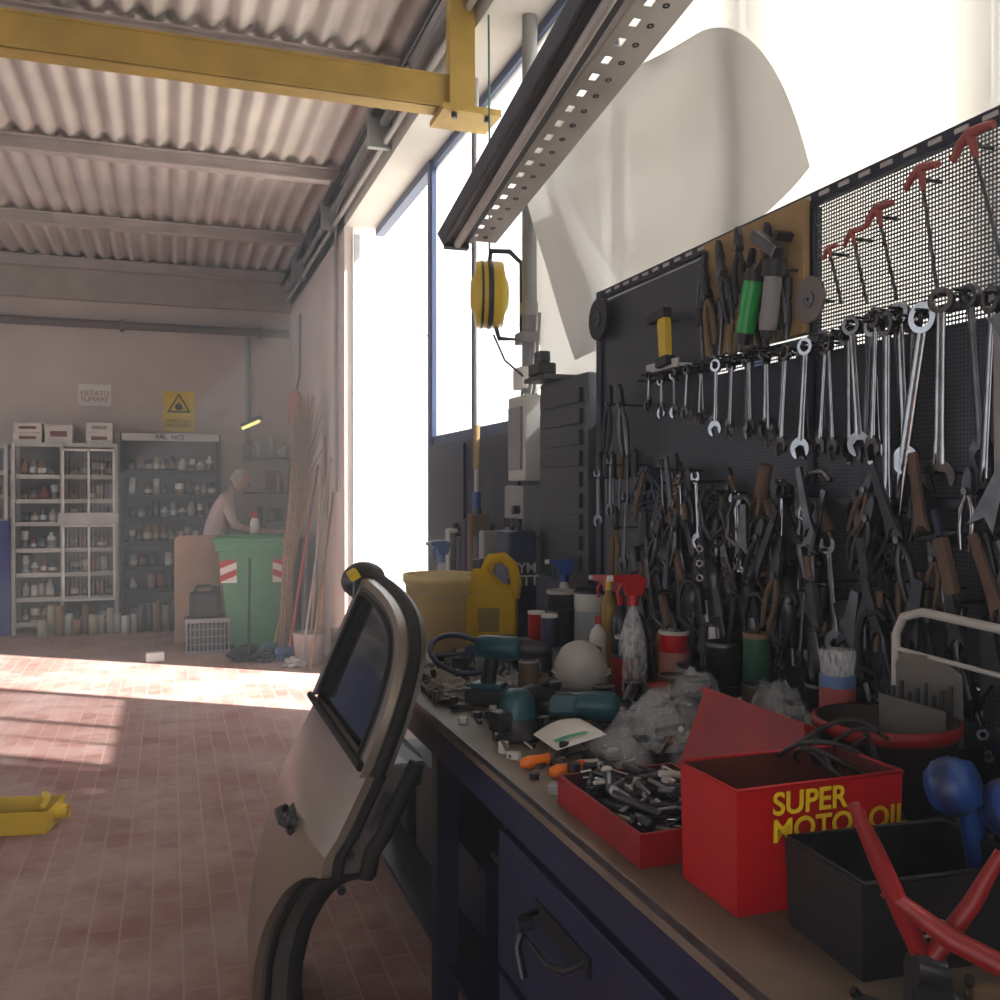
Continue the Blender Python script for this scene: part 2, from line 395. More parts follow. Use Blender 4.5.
for (y,z,L) in [(2.78,1.5,.26),(1.78,1.40,.26),(2.9,1.62,.2),(1.42,1.32,.3),(3.0,1.58,.2),(2.35,1.56,.22),(1.66,1.36,.24),(2.55,1.6,.18),(2.15,1.5,.24),(1.95,1.52,.22),(2.46,1.3,.2),(1.86,1.3,.22)]:
    g=B(); wrench(g,y,z,L,random.uniform(-9,9),stl if int(y*100)%2 else stl2,dbl=True,x=1.40); g.cyl((1.38,y,z-.03),(1.5,y,z-.03),.004,drk,seg=6); g.finish('open_end_wrench')
for (y,z,l,tl,s) in [(1.555,2.154,.27,10,.85),(1.427,2.18,.32,16,.95),(1.68,2.11,.21,16,.8),(1.76,2.079,.17,16,.6),(1.84,2.063,.14,18,.5)]:
    g=B(); T=PB(y,z,1.45,tl)
    g.tube([(-.055*s,-.02*s,0),(-.03*s,.0,0),(0,.008,0),(.03*s,.0,0),(.055*s,-.01*s,0)],[.008*s,.010*s,.012*s,.010*s,.008*s],redtip,10,T=T)
    g.tube([(0,.01,0),(0,-.05*s,0)],[.011*s,.006*s],redtip,10,T=T); g.cyl((0,-.04*s,0),(0,-l,0),.0038,stl2,seg=8,T=T)
    g.cyl((0,-.02*s,0),(0,-.02*s,-.05),.004,drk,seg=6,T=T)
    g.finish('t_handle_hex_key')
def pliers_part(g,T,s,hm):
    g.tube([(0,0,0),(-.02*s,-.05*s,0),(-.022*s,-.1*s,0),(-.014*s,-.16*s,0)],[.006*s,.009*s,.009*s,.006*s],hm,8,T=T)
    g.tube([(0,0,0),(.02*s,-.05*s,0),(.022*s,-.1*s,0),(.014*s,-.16*s,0)],[.006*s,.009*s,.009*s,.006*s],hm,8,T=T)
    g.prism([(-.018*s,0),(.018*s,0),(.012*s,.05*s),(.003*s,.065*s),(-.003*s,.065*s),(-.012*s,.05*s)],.012,drk,T); g.cyl((0,.0,-.012),(0,0,.012),.01*s,stl2,T=T,seg=10)
g=B(); g.box((1.478,2.19,2.055),(.02,.46,.33),tanw,bev=.003)
for k in range(16):
    y=2.40-.026*k; z=2.15-.05*(k%4)-.0; T=PB(y,z,1.455-.01*(k%3),random.uniform(-18,18))
    pliers_part(g,T,.7+.1*(k%3),[drk,blk,brn,blk,stl2][k%5])
for k in range(9):
    T=PB(2.40-.05*k,1.95,1.45,random.uniform(-10,10)); g.cyl((0,.03,0),(0,-.07,0),.006,stl2,T=T,seg=8); g.cyl((0,.03,0),(0,.08,0),.012,[blk,brn,drk][k%3],T=T,seg=10)
g.finish('hand_tool_rack')
g=B(); T=PB(2.075,1.965,1.39,-16)
g.cyl((0,-.06,0),(0,.07,0),.024,gbr,T=T); g.cyl((0,.07,0),(0,.09,0),.028,blk,T=T); g.cyl((0,-.09,0),(0,-.06,0),.018,blk,T=T); g.tube([(0,.09,0),(.02,.12,0),(.03,.1,-.06)],.004,blk,T=T)
g.finish('green_inspection_torch')
g=B(); T=PB(2.00,1.95,1.40,-10); g.cyl((0,-.05,0),(0,.08,0),.022,gry,T=T); g.cyl((0,.08,0),(0,.12,0),.03,blk,T=T); g.cyl((0,-.07,0),(0,-.05,0),.014,blk,T=T); g.cyl((0,.1,0),(0,.1,-.08),.004,drk,T=T,seg=6); g.finish('grey_inspection_torch')
g=B(); T=PB(2.06,2.1,1.42,-35); g.box((0,.03,0),(.12,.03,.03),stl2,T=T,bev=.005); g.cyl((0,.02,0),(0,-.14,0),.01,brn,T=T); g.box((.02,.06,-.03),(.02,.02,.06),drk,T=T); g.finish('hammer')
g=B(); T=PB(1.885,1.955,1.43); g.ring((0,0),.012,.055,.006,M('abrasive_disc','#77706c',.7,.3),T); g.ring((0,0),.004,.02,.012,stl2,T); g.cyl((0,0,0),(0,0,-.07),.004,drk,T=T,seg=6); g.finish('grinding_disc')
g=B(); T=PB(2.60,1.97,1.44,5)
g.prism([(-.02,-.06),(.02,-.06),(.024,.05),(.012,.09),(-.012,.09),(-.024,.05)],.022,yelp,T); g.box((0,-.07,0),(.07,.03,.04),blk,T=T,bev=.004); g.box((-.03,.08,0),(.11,.03,.03),blk,T=T,bev=.004); g.cyl((0,.06,0),(0,.06,-.05),.004,drk,T=T,seg=6)
g.finish('yellow_hand_brush')
g=B(); g.bx(1.44,1.49,2.52,2.72,1.878,1.89,lgr); g.bx(1.44,1.445,2.52,2.72,1.88,1.905,lgr); g.finish('bracket_shelf')
g=B(); T=PB(3.11,2.12,1.46); g.ring((0,0),.03,.075,.02,blk,T); g.ring((0,0),.005,.03,.03,drk,T); g.cyl((0,0,0),(0,0,-.04),.006,drk,T=T,seg=8); g.finish('rubber_backing_pad')
for k,(y,z,s) in enumerate([(2.95,1.8,1),(2.86,1.79,1.1),(2.50,1.55,1),(2.42,1.5,1.1),(2.0,1.46,1.1),(1.9,1.45,1.),(2.9,1.38,1.1),(1.62,1.28,1.1),(1.53,1.26,1),(1.3,1.4,1.2),(1.22,1.75,1.1),(2.62,1.4,1.2)]):
    g=B(); T=PB(y,z,1.42,random.uniform(-14,14)); pliers_part(g,T,s,[blk,stl2,brn,drk][k%4]); g.cyl((0,.0,0),(0,0,-.08),.003,drk,T=T,seg=6); g.finish('pliers')
def coil(name,y,z,r,n,mat,rr=.005,sq=1.5):
    g=B()
    for i in range(n):
        pts=[]; ph=random.uniform(0,6); a=r*random.uniform(.5,1.05); b=a*sq*random.uniform(.8,1.1)
        dx=random.uniform(-.02,.02); 
        for k in range(22):
            t=2*math.pi*k/22
            pts.append((1.42+.02*math.sin(t*2+ph)+.004*i/n,y+dx+a*math.sin(t)*(1-.25*math.cos(t)),z-b+b*math.cos(t)))
        g.tube(pts,rr,mat,6,closed=True)
    g.cyl((1.4,y,z),(1.5,y,z),.006,drk,seg=6)
    g.finish(name)
rope=M('brown_hose','#5e4a3a',.7); dk2=M('dark_cable','#1e2024',.6); dk3=M('grey_cable','#303339',.6)
coil('electrical_cable_coil',2.25,1.5,.07,5,dk2,.006,1.4)
coil('air_hose_coil',2.04,1.49,.07,8,rope,.006,1.7)
coil('steel_wire_coil',2.67,1.57,.07,5,M('blue_cable','#2b3650',.5),.006,1.1)
coil('electrical_cable_coil',2.46,1.40,.06,5,dk3,.005,1.2)
coil('drive_belt_bundle',1.68,1.48,.045,4,dk2,.006,1.8)
g=B()
for k in range(190):
    y=random.uniform(1.25,2.75); z=random.uniform(1.08,1.55); x=random.uniform(1.37,1.47); m_=random.choice([drk,drk,blk,dk2,dk3,stl2,stl2,stl,rope]); T=PB(y,z,x,random.uniform(-30,30)); t=k%7
    if t==0: 
        w_=random.uniform(.03,.05); g.tube([(w_,.05,0),(w_*.3,.06,0),(-w_*.8,.04,0),(-w_,-.02,0),(-w_*.6,-.07,0),(w_,-.07,0)],.007,m_,6,T=T); g.cyl((w_,-.13,0),(w_,-.02,0),.004,stl2,T=T,seg=6); g.cyl((w_-.02,-.12,0),(w_+.02,-.12,0),.003,stl2,T=T,seg=6)
    elif t==1:
        for j in range(6): g.ring((0,-.02*j),.006,.011,.004,m_,T@Matrix.Rotation(R(45*(j%2)),4,'Y'),seg=8)
    elif t==2: g.cyl((0,.03,0),(0,-.05,0),random.uniform(.01,.02),m_,T=T,seg=10); g.cyl((0,-.05,0),(0,-.10,0),.006,m_,T=T,seg=8)
    elif t==3: g.prism([(-.012,.05),(.012,.05),(.02,-.03),(.03,-.08),(0,-.06),(-.03,-.09),(-.02,-.03)],.01,m_,T)
    elif t==4: g.box((0,-.02,0),(.025,random.uniform(.06,.14),.018),m_,T=T,bev=.004); g.cyl((0,.04,0),(0,.09,0),.008,random.choice([blk,brn,blu,drk]),T=T,seg=8)
    elif t==5: pliers_part(g,T,random.uniform(.6,.9),m_)
    else: g.prism([(-.009,.07),(.009,.07),(.012,-.05),(.02,-.09),(.006,-.075),(-.006,-.075),(-.02,-.09),(-.012,-.05)],.008,m_,T)
    if k%4==0: g.cyl((0,.03,0),(0,.03,x-1.5),.003,drk,T=T,seg=5)
g.finish('hanging_clamps_and_pullers')
for k,(y,z) in enumerate([(2.28,1.26),(1.95,1.24),(2.55,1.3),(1.72,1.2),(2.1,1.18),(2.4,1.18)]):
    g=B(); T=PB(y,z,1.42,random.uniform(-25,25))
    g.lathe([(0,-.06),(.028,-.06),(.03,0),(.026,.05),(.015,.07),(.008,.09),(0,.09)],drk,T=T@TR((0,0,0),(90,20,0)))
    g.box((.0,-.06,.0),(.03,.12,.03),blk,T=T,bev=.008); g.cyl((0,-.12,0),(0,-.16,0),.008,stl2,T=T,seg=8); g.cyl((0,0,0),(0,0,-.08),.005,drk,T=T,seg=6)
    g.finish('air_impact_wrench')
g=B(); T=PB(1.335,1.66,1.44); g.prism([(-.02,.16),(.02,.16),(.02,-.1),(.012,-.16),(-.015,-.16)],.02,gry,T); g.prism([(-.03,.16),(.04,.18),(.045,.14),(.0,.12)],.024,stl2,T); g.prism([(-.03,.19),(.05,.21),(.05,.225),(-.03,.215)],.02,stl2,T); g.cyl((0,.1,0),(0,.1,-.07),.005,drk,T=T,seg=6); g.finish('pipe_wrench')
g=B(); T=PB(1.45,1.42,1.44,10)
g.tube([(-.07,0,0),(-.075,-.1,0),(-.03,-.17,0),(.04,-.17,0),(.08,-.09,0),(.07,0,0)],.007,drk,T=T); g.cyl((-.09,0,0),(.09,0,0),.01,drk,T=T); g.cyl((0,0,0),(0,0,-.06),.005,drk,T=T); g.finish('hacksaw')
for k in range(6):
    g=B(); y=3.1-.055*k; T=PB(y,1.55,1.455,random.uniform(-4,4)); g.cyl((0,0,0),(0,-.1-.01*k,0),.004,stl2,T=T,seg=8); g.cyl((0,0,0),(0,.08,0),.012,[blk,dblu,blk,brn,drk,blk][k],T=T,seg=10); g.ring((0,.085),.004,.009,.006,blk,T); g.cyl((0,.04,0),(0,.04,-.04),.003,drk,T=T,seg=6); g.finish('screwdriver')
# ------------------------------------------------------------- workbench
bt=M('oily_bench_top','#6b5e52',.5,0,.5,3,.25)
g=B(); ZB=.9
g.bx(.67,1.5,.1,4.2,.865,ZB,bt,bev=.003); g.bx(.672,.70,.1,4.2,.79,.864,blu); g.bx(.668,.674,.1,4.2,.885,.899,stl2)
for y in (.15,2.54,4.14):
    g.bx(.69,.75,y-.03,y+.03,0,.865,dblu); g.bx(1.42,1.48,y-.03,y+.03,0,.865,dblu)
g.bx(.72,1.48,2.0,4.2,.18,.2,dblu)
g.bx(.705,1.48,.18,2.0,.08,.78,dblu)
for y0,y1 in ((.2,1.08),(1.12,1.98)):
    for a,b_ in [(.46,.755),(.12,.44)]: g.bx(.685,.708,y0,y1,a,b_,blu,bev=.004)
g.bx(.70,1.48,.2,1.98,0,.08,blk)
for y,z in ((1.62,.68),(.64,.68),(1.62,.34)):
    g.tube([(.69,y-.11,z),(.64,y-.11,z-.01),(.63,y-.06,z-.02),(.63,y+.06,z-.02),(.64,y+.11,z-.01),(.69,y+.11,z)],.006,blk)
    g.bx(.68,.69,y-.13,y+.13,z-.02,z+.015,blk)
g.tube([(.62,1.66,.68),(.61,1.66,.65),(.615,1.64,.60)],.009,drk); g.cyl((.61,1.66,.69),(.64,1.66,.69),.014,drk)
g.finish('workbench')
for k,(y,h) in enumerate([(2.3,.3),(2.78,.22),(3.22,.35),(3.7,.25)]):
    g=B(); g.box((1.1,y,.201+h/2),(.5,.34,h),[blk,dblu,blk,drk][k],bev=.01); g.box((1.1,y,.2+h),(.53,.37,.02),blk); g.finish('storage_box')
# ------------------------------------------------------------- car door
silver=M('silver_car_paint','#857a70',.3,.45,.05,3)
jamb=M('door_jamb_paint','#5d5957',.45,.3,.1)
carglass=M('tinted_car_glass','#23282b',.06,0,.05)
pr=[(0,.235),(.1,.205),(.2,.205),(.35,.225),(.5,.265),(.62,.305),(.66,.312),(.7,.34),(.8,.39),(.86,.42),(1.25,.59)]
def prof(z):
    for (a,xa),(b_,xb) in zip(pr[:-1],pr[1:]):
        if z<=b_: return xa+(xb-xa)*(z-a)/(b_-a)
    return pr[-1][1]
def zb(y):
    return max(.012,.05+math.sqrt(max(0,.336-(y-2.05)**2))) if y<2.63 else .012
g=B(); nu,nv=34,20
def P(i,j,off,ins=0):
    y=2.18+.84*i/nu; z0=zb(y); z=z0+(.86-z0)*j/nv
    yy=2.6+(y-2.6)*(1-ins)
    return Vector((prof(z)+off+.02*((y-2.6)/.42)**2,yy,z))
outer=[P(i,j,0) for i in range(nu+1) for j in range(nv+1)]
inner=[P(i,j,.13,.04) for i in range(nu+1) for j in range(nv+1)]
ix=lambda i,j:i*(nv+1)+j
fs=[(ix(i,j),ix(i+1,j),ix(i+1,j+1),ix(i,j+1)) for i in range(nu) for j in range(nv)]
g.add(outer,fs,silver,True); g.add(inner,fs,blk,True)
bd=[(0,j) for j in range(nv,-1,-1)]+[(i,0) for i in range(1,nu+1)]+[(nu,j) for j in range(1,nv+1)]+[(i,nv) for i in range(nu-1,-1,-1)]
def strip(o0,i0,o1,i1,mat):
    va=[P(i,j,o0,i0) for i,j in bd]; vb=[P(i,j,o1,i1) for i,j in bd]; n=len(bd)
    g.add(va+vb,[(k,(k+1)%n,n+(k+1)%n,n+k) for k in range(n)],mat,True)
strip(0,0,.022,0,silver); strip(.022,0,.03,.02,jamb); strip(.03,.02,.09,.02,jamb); strip(.09,.02,.13,.04,blk)
g.tube([P(i,j,.04,-.0) for i,j in bd[:nv+nu+1]],.009,rub,8)
g.tube([P(i,j,.11,.0) for i,j in bd[:nv+nu+1]],.02,rub,8)
g.box((.475,2.187,.75),(.05,.012,.09),stl2,rot=(0,25,0)); g.box((.475,2.18,.75),(.02,.012,.05),blk,rot=(0,25,0))
for z in (.58,.66): g.cyl((prof(z)+.08,2.19,z),(prof(z)+.08,2.18,z),.01,blk,seg=10)
path=[(2.17,.84),(2.18,.95),(2.215,1.04),(2.28,1.11),(2.40,1.165),(2.58,1.20),(2.8,1.22),(2.98,1.225),(3.02,1.19),(3.03,1.0),(3.02,.86)]
def smoothp(path,n=4):
    o=[]
    for k in range(len(path)-1):
        p0=path[max(k-1,0)];p1=path[k];p2=path[k+1];p3=path[min(k+2,len(path)-1)]
        for s_ in range(n):
            t=s_/n
            o.append(tuple(.5*((2*p1[d])+(-p0[d]+p2[d])*t+(2*p0[d]-5*p1[d]+4*p2[d]-p3[d])*t*t+(-p0[d]+3*p1[d]-3*p2[d]+p3[d])*t**3) for d in (0,1)))
    o.append(path[-1]); return o
sp=smoothp(path)
cen=(2.6,1.0)
def pt(y,z,off,k=1.0):
    y2=cen[0]+(y-cen[0])*k; z2=cen[1]+(z-cen[1])*k
    return (prof(z2)+off,y2,z2)
def fstrip(o0,k0,o1,k1,mat):
    va=[pt(y,z,o0,k0) for y,z in sp]; vb=[pt(y,z,o1,k1) for y,z in sp]; n=len(sp)
    g.add(va+vb,[(k,k+1,n+k+1,n+k) for k in range(n-1)],mat,True)
fstrip(0,1,0,.90,silver); fstrip(0,.90,0,.82,blk); fstrip(0,1,.02,1,silver); fstrip(.02,1,.07,1,jamb); fstrip(.07,1,.07,.80,blk); fstrip(0,.82,.07,.80,rub)
g.tube([pt(y,z,.04,1.012) for y,z in sp],.016,rub,8); g.tube([pt(y,z,.0,.82) for y,z in sp],.008,rub,8)
def ztop(y):
    for a,b_ in zip(sp[:-1],sp[1:]):
        if a[0]<=y<=b_[0] and b_[0]>a[0]: return a[1]+(b_[1]-a[1])*(y-a[0])/(b_[0]-a[0])
    return 1.2
g.grid(lambda u,v:(lambda y:(lambda z:(prof(z)+.025,y,z))(.85+(cen[1]+(ztop(y)-cen[1])*.88-.85)*v))(2.22+.76*u),16,6,carglass)
g.tube([(prof(.86)-.004,y,.862) for y in (2.18,2.4,2.7,3.02)],.011,rub,8)
g.box((.56,2.62,.78),(.12,.5,.09),blk,bev=.03)
hx=prof(.62)
g.ball((hx+.004,2.58,.625),(.016,.075,.04),blk,rot=(0,20,0)); g.tube([(hx-.01,2.51,.63),(hx-.03,2.54,.635),(hx-.03,2.62,.635),(hx-.008,2.66,.63)],.012,blk); g.cyl((hx+.01,2.50,.64),(hx-.02,2.50,.65),.014,stl2)
g.finish('car_door')
g=B(); g.tube([(.62,2.98,1.17),(.60,3.05,1.2)],.02,blk)
g.ball((.60,3.10,1.21),(.07,.10,.06),blk,rot=(0,-20,10)); g.box((.555,3.03,1.235),(.03,.05,.03),yell,rot=(0,-30,0)); g.box((.6,3.02,1.19),(.10,.02,.07),carglass,bev=.004)
o=g.finish('mirror_housing',parent=bpy.data.objects['car_door'])
# ------------------------------------------------------------- bench contents
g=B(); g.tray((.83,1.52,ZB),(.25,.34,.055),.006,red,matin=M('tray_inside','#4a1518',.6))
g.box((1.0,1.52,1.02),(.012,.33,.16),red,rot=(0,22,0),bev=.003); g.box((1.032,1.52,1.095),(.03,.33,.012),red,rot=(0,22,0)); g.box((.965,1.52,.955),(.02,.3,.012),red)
for k in range(240):
    z=ZB+.015+random.uniform(0,.055); a=random.uniform(0,math.pi); t=random.uniform(-.3,.3); l=random.uniform(.02,.09)
    dx=Vector((math.cos(a),math.sin(a),t))*l/2
    x=random.uniform(.72+abs(dx.x),.94-abs(dx.x)); y=random.uniform(1.365+abs(dx.y),1.675-abs(dx.y))
    q=Vector((x,y,z)); mm=random.choice([stl,stl2,drk,blk,lgr,stl,drk,blu,stl2,stl2,drk,blk])
    if k%6==0: g.prism([(-l/2,-.006),(l/2,-.003),(l/2,.003),(-l/2,.006)],.004,mm,frame(q,dx,(-dx.y,dx.x,.0)))
    elif k%6==1: g.ring((0,0),.005,.012,.01,mm,TR(q,(random.uniform(-60,60),20,0)),seg=12)
    else: g.cyl(q-dx,q+dx,random.uniform(.003,.010),mm,seg=8)
g.finish('metal_toolbox')
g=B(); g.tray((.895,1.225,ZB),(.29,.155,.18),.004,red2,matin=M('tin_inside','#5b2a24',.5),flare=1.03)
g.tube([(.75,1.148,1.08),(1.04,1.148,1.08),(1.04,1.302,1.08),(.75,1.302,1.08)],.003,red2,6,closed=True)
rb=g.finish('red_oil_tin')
T=frame((.84,1.145,1.036),(1,0,0),(0,-.03,1)); text('SUPER\nMOTOROIL',T@Matrix.Translation((-.035,0,.004)),.046,yell,rb,al='LEFT')
g=B(); g.tray((.93,1.02,ZB),(.26,.17,.12),.005,blk,rot=(0,0,-4),matin=drk,flare=1.04); g.tube([(.80,.945,1.021),(1.055,.927,1.021),(1.065,1.095,1.021),(.81,1.11,1.021)],.004,blk,6,closed=True)
g.box((.83,.946,.955),(.03,.004,.024),M('faded_yellow','#a58b35',.6),rot=(0,0,-4)); 
bo=g.finish('black_oil_tin'); text('OLIO',frame((.885,.937,.955),(1,-.07,0),(0,0,1)),.028,lgr,bo)
rc=M('bolt_cutter_red','#86191a',.45,0,.2)
g=B()
g.tube([(.712,.86,1.155),(.735,.85,1.10),(.765,.84,1.03),(.79,.835,.975)],[.007,.011,.012,.010],rc,12)
g.tube([(.86,.80,1.105),(.83,.81,1.05),(.80,.825,1.0),(.78,.835,.965)],[.007,.010,.011,.010],rc,12)
g.tube([(.745,.85,1.06),(.79,.80,1.02),(.85,.72,.99),(.9,.64,.97)],[.008,.012,.013,.012],rc,12)
g.cyl((.77,.835,.975),(.80,.825,.97),.02,drk); g.prism([(-.02,0),(.02,0),(.03,-.07),(-.03,-.07)],.02,drk,frame((.79,.83,.97),(1,-.4,0),(0,0,1)))
g.finish('bolt_cutter')
bm_=M('blue_plastic','#1c4488',.4,0,.1)
g=B()
for o_,r_ in (((1.03,1.04,1.09),(70,0,30)),((1.09,1.0,1.065),(60,20,-10))):
    g.lathe([(0,-.03),(.028,-.03),(.034,-.02),(.038,-.018),(.038,.014),(.034,.018),(.03,.03),(0,.03)],bm_,o=o_,rot=r_); g.lathe([(.039,-.012),(.041,-.006),(.041,.004),(.039,.01)],M('navy_plastic','#22305a',.4),o=o_,rot=r_)
g.tube([(1.03,1.05,1.08),(1.06,1.04,1.05),(1.06,1.02,.97),(1.1,1.05,.92)],.017,bm_); g.cyl((1.1,.96,1.07),(1.13,.9,1.06),.014,stl2)
g.finish('air_pressure_regulator')
g=B()
for k in range(4):
    pts=[(1.02+.10*math.cos(t)*(1-.1*k),1.27+.07*math.sin(t*1.0+.3*k)-.01*k,1.09+.025*math.sin(2*t+k)-.01*k) for t in [i*.35 for i in range(14)]]
    g.tube(pts,.004,blk,6)
g.tube([(1.12,1.33,1.1),(1.15,1.30,1.0),(1.16,1.25,.905)],.005,blk,6)
g.finish('black_cable')
g=B(); g.lathe([(0,0),(.115,0),(.12,.17),(.127,.175),(.127,.187),(.115,.187),(.112,.13),(0,.13)],M('dark_tin','#26221f',.5),o=(1.23,1.40,ZB),seg=40); g.lathe([(.122,.165),(.129,.173),(.129,.188),(.122,.19)],red,o=(1.23,1.40,ZB),seg=40); g.finish('round_grease_tin')
g=B(); mt=M('dull_grey_metal','#77746f',.5,.3)
g.prism([(-.06,0),(.06,0),(.06,.14),(.02,.17),(-.05,.17),(-.06,.15)],.004,mt,frame((1.37,1.44,1.02),(.5,-.85,0),(-.1,0,1)))
g.prism([(-.06,0),(.06,0),(.06,.08),(-.06,.10)],.004,mt,frame((1.31,1.42,1.02),(.5,-.85,0),(-.1,0,1)))
for k in range(9): g.cyl((1.30+.008*k,1.48-.012*k,1.01),(1.30+.008*k,1.48-.012*k,1.12+.01*(k%3)),.004,drk,seg=6)
g.bx(1.25,1.44,1.38,1.50,.9,1.02,blk); g.finish('drill_bit_holder')
def bottle(name,x,y,h,r,mat,cap,label=None,z=ZB,neck=.3):
    g=B(); g.lathe([(0,0),(r*.95,0),(r,.01),(r,h*.68),(r*.8,h*.78),(r*neck,h*.86),(r*neck,h*.9),(0,h*.9)],mat,o=(x,y,z))
    g.lathe([(r*neck*1.25,h*.88),(r*neck*1.25,h),(0,h)],cap,o=(x,y,z))
    if label: g.lathe([(r*1.01,h*.2),(r*1.01,h*.6)],label,o=(x,y,z))
    return g.finish(name)
def can(name,x,y,h,r,mat,lid=stl2,band=None,z=ZB):
    g=B(); g.lathe([(0,0),(r,0),(r,h*.95),(r*1.03,h*.97),(r*1.03,h),(r*.9,h),(r*.88,h*.96),(0,h*.96)],mat,o=(x,y,z)); g.lathe([(r*1.03,h*.95),(r*1.04,h),(r*.9,h*1.005),(r*.88,h*.965),(0,h*.965)],lid,o=(x,y,z))
    if band: g.lathe([(r*1.01,h*.3),(r*1.01,h*.7)],band,o=(x,y,z))
    return g.finish(name)
g=B(); g.lathe([(0,0),(.033,0),(.035,.05),(.035,.25),(.037,.26),(.037,.275),(0,.275)],clr,o=(1.3,1.62,ZB)); g.lathe([(.036,.2),(.036,.225)],M('blue_label','#5b7bac',.5),o=(1.3,1.62,ZB)); g.lathe([(.036,.15),(.036,.2)],M('faded_red_label','#a04a48',.5),o=(1.3,1.62,ZB)); g.lathe([(0,.01),(.033,.01),(.033,.14),(0,.14)],lgr,o=(1.3,1.62,ZB)); g.finish('screw_jar')
can('red_tin',1.38,2.43,.2,.045,red2,lid=lgr,band=M('dirty_red_label','#a06a60',.6))
can('teal_tin',1.38,2.02,.25,.035,M('dark_green_can','#2d5a46',.4),lid=brn)
for (x,y,h,r,m_,l_) in [(1.40,2.2,.2,.05,drk,stl2),(1.25,2.48,.13,.045,red,drk),(1.3,2.3,.10,.04,brn,stl2),(1.42,1.82,.16,.04,drk,stl2),(1.43,2.3,.24,.03,wht,drk),(1.44,2.12,.22,.03,blu,blk),(1.22,2.68,.12,.04,gry,stl2),(1.32,2.62,.16,.035,dblu,lgr)]: can('paint_tin',x,y,h,r,m_,lid=l_)
can('glass_jar',1.28,2.15,.12,.035,clr,lid=stl2); can('glass_jar',1.2,2.2,.10,.03,M('dirty_jar','#6b5a3d',.3),lid=red); can('glass_jar',1.33,1.95,.14,.035,M('dirty_jar2','#4d4438',.3),lid=drk)
can('spray_can',1.36,3.22,.24,.055,M('dark_label','#2b3034',.4),lid=lgr,band=M('dark_label2','#6d7376',.4))
can('white_tin',1.43,3.12,.25,.06,wht,lid=drk,band=M('grey_label','#a9b0b4',.5)); can('spray_can',1.22,3.12,.18,.03,red2,lid=wht); can('spray_can',1.29,3.02,.2,.03,blk,lid=blk); can('spray_can',1.2,2.95,.19,.028,M('violet_can','#4a4766',.4),lid=wht)
bottle('solvent_bottle',1.42,2.95,.30,.03,M('amber_plastic','#9a7a20',.3),yelp)
bottle('solvent_bottle',1.40,2.82,.26,.03,drk,red2); bottle('thinner_bottle',1.42,2.7,.27,.032,blk,red2); bottle('thinner_bottle',1.3,2.78,.2,.028,wht,red2); bottle('oil_bottle',1.42,2.56,.22,.03,M('dark_amber','#5e4019',.3),blk)
def sprayb(name,x,y,h,body,head,a=0,z=ZB):
    g=B(); g.lathe([(0,0),(.04,0),(.043,.01),(.042,h*.42),(.034,h*.55),(.02,h*.68),(.014,h*.76),(0,h*.76)],body,o=(x,y,z))
    T=TR((x,y,z+h*.76),(0,0,a)); g.cyl((0,0,0),(0,0,h*.08),.017,head,T=T)
    g.prism([(-.025,0),(.02,0),(.03,.035),(.06,.04),(.06,.058),(-.02,.06),(-.04,.045)],.026,head,T@frame((0,0,h*.08),(1,0,0),(0,0,1)))
    g.tube([(.03,0,h*.08+.035),(.045,0,h*.08+.01),(.04,0,h*.08-.02)],.005,head,T=T); g.cyl((.06,0,h*.08+.049),(.075,0,h*.08+.049),.009,wht,T=T,seg=10)
    g.cyl((0,0,-h*.7),(0,0,0),.003,wht,T=T,seg=6)
    return g.finish(name)
wtl=pane('white_translucent_plastic','#dfe2e4',0,tl=.45)
o=sprayb('spray_bottle',1.26,2.46,.36,clr,red2,170); sprayb('spray_bottle',1.45,3.0,.30,M('clear_blue','#6f86a8',.2),red2,150)
sprayb('spray_bottle',1.08,3.86,.40,wtl,M('blue_trigger','#6b86b0',.4),200)
sprayb('spray_bottle',1.42,3.34,.34,wht,M('blue_trigger2','#2c4f92',.4),170)
g=B(); T=frame((1.16,3.42,ZB),(.9,-.43,0),(0,0,1))
g.prism([(-.08,0),(.065,0),(.082,.02),(.09,.08),(.088,.2),(.07,.235),(.03,.25),(.005,.275),(-.02,.31),(-.07,.31),(-.09,.28),(-.098,.2),(-.095,.03)],.11,yelt,T)
g.tube([(-.03,.30,0),(-.005,.345,0),(.04,.352,0),(.075,.32,0),(.088,.26,0),(.078,.2,0)],[.028,.024,.021,.021,.022,.025],yelt,12,T=T); g.cyl((-.052,.305,0),(-.058,.345,0),.024,drk,T=T); g.box((-.01,.12,.056),(.08,.09,.002),M('oil_label','#8a7a2a',.5),T=T)
jc=g.finish('yellow_oil_jerrycan')
bv=jc.modifiers.new('b','BEVEL'); bv.width=.012; bv.segments=3
g=B(); h=.29; g.lathe([(0,0),(.105,0),(.13,h*.9),(.138,h*.9),(.138,h),(.128,h),(.1,.01),(0,.01)],crm,o=(.97,3.5,ZB),seg=36)
g.tube([(.97+.14*math.cos(t),3.5-.02-.12*math.sin(t),ZB+h*.9-.05*math.sin(t)) for t in [math.pi*k/12 for k in range(13)]],.0025,lgr,6)
g.finish('plastic_bucket')
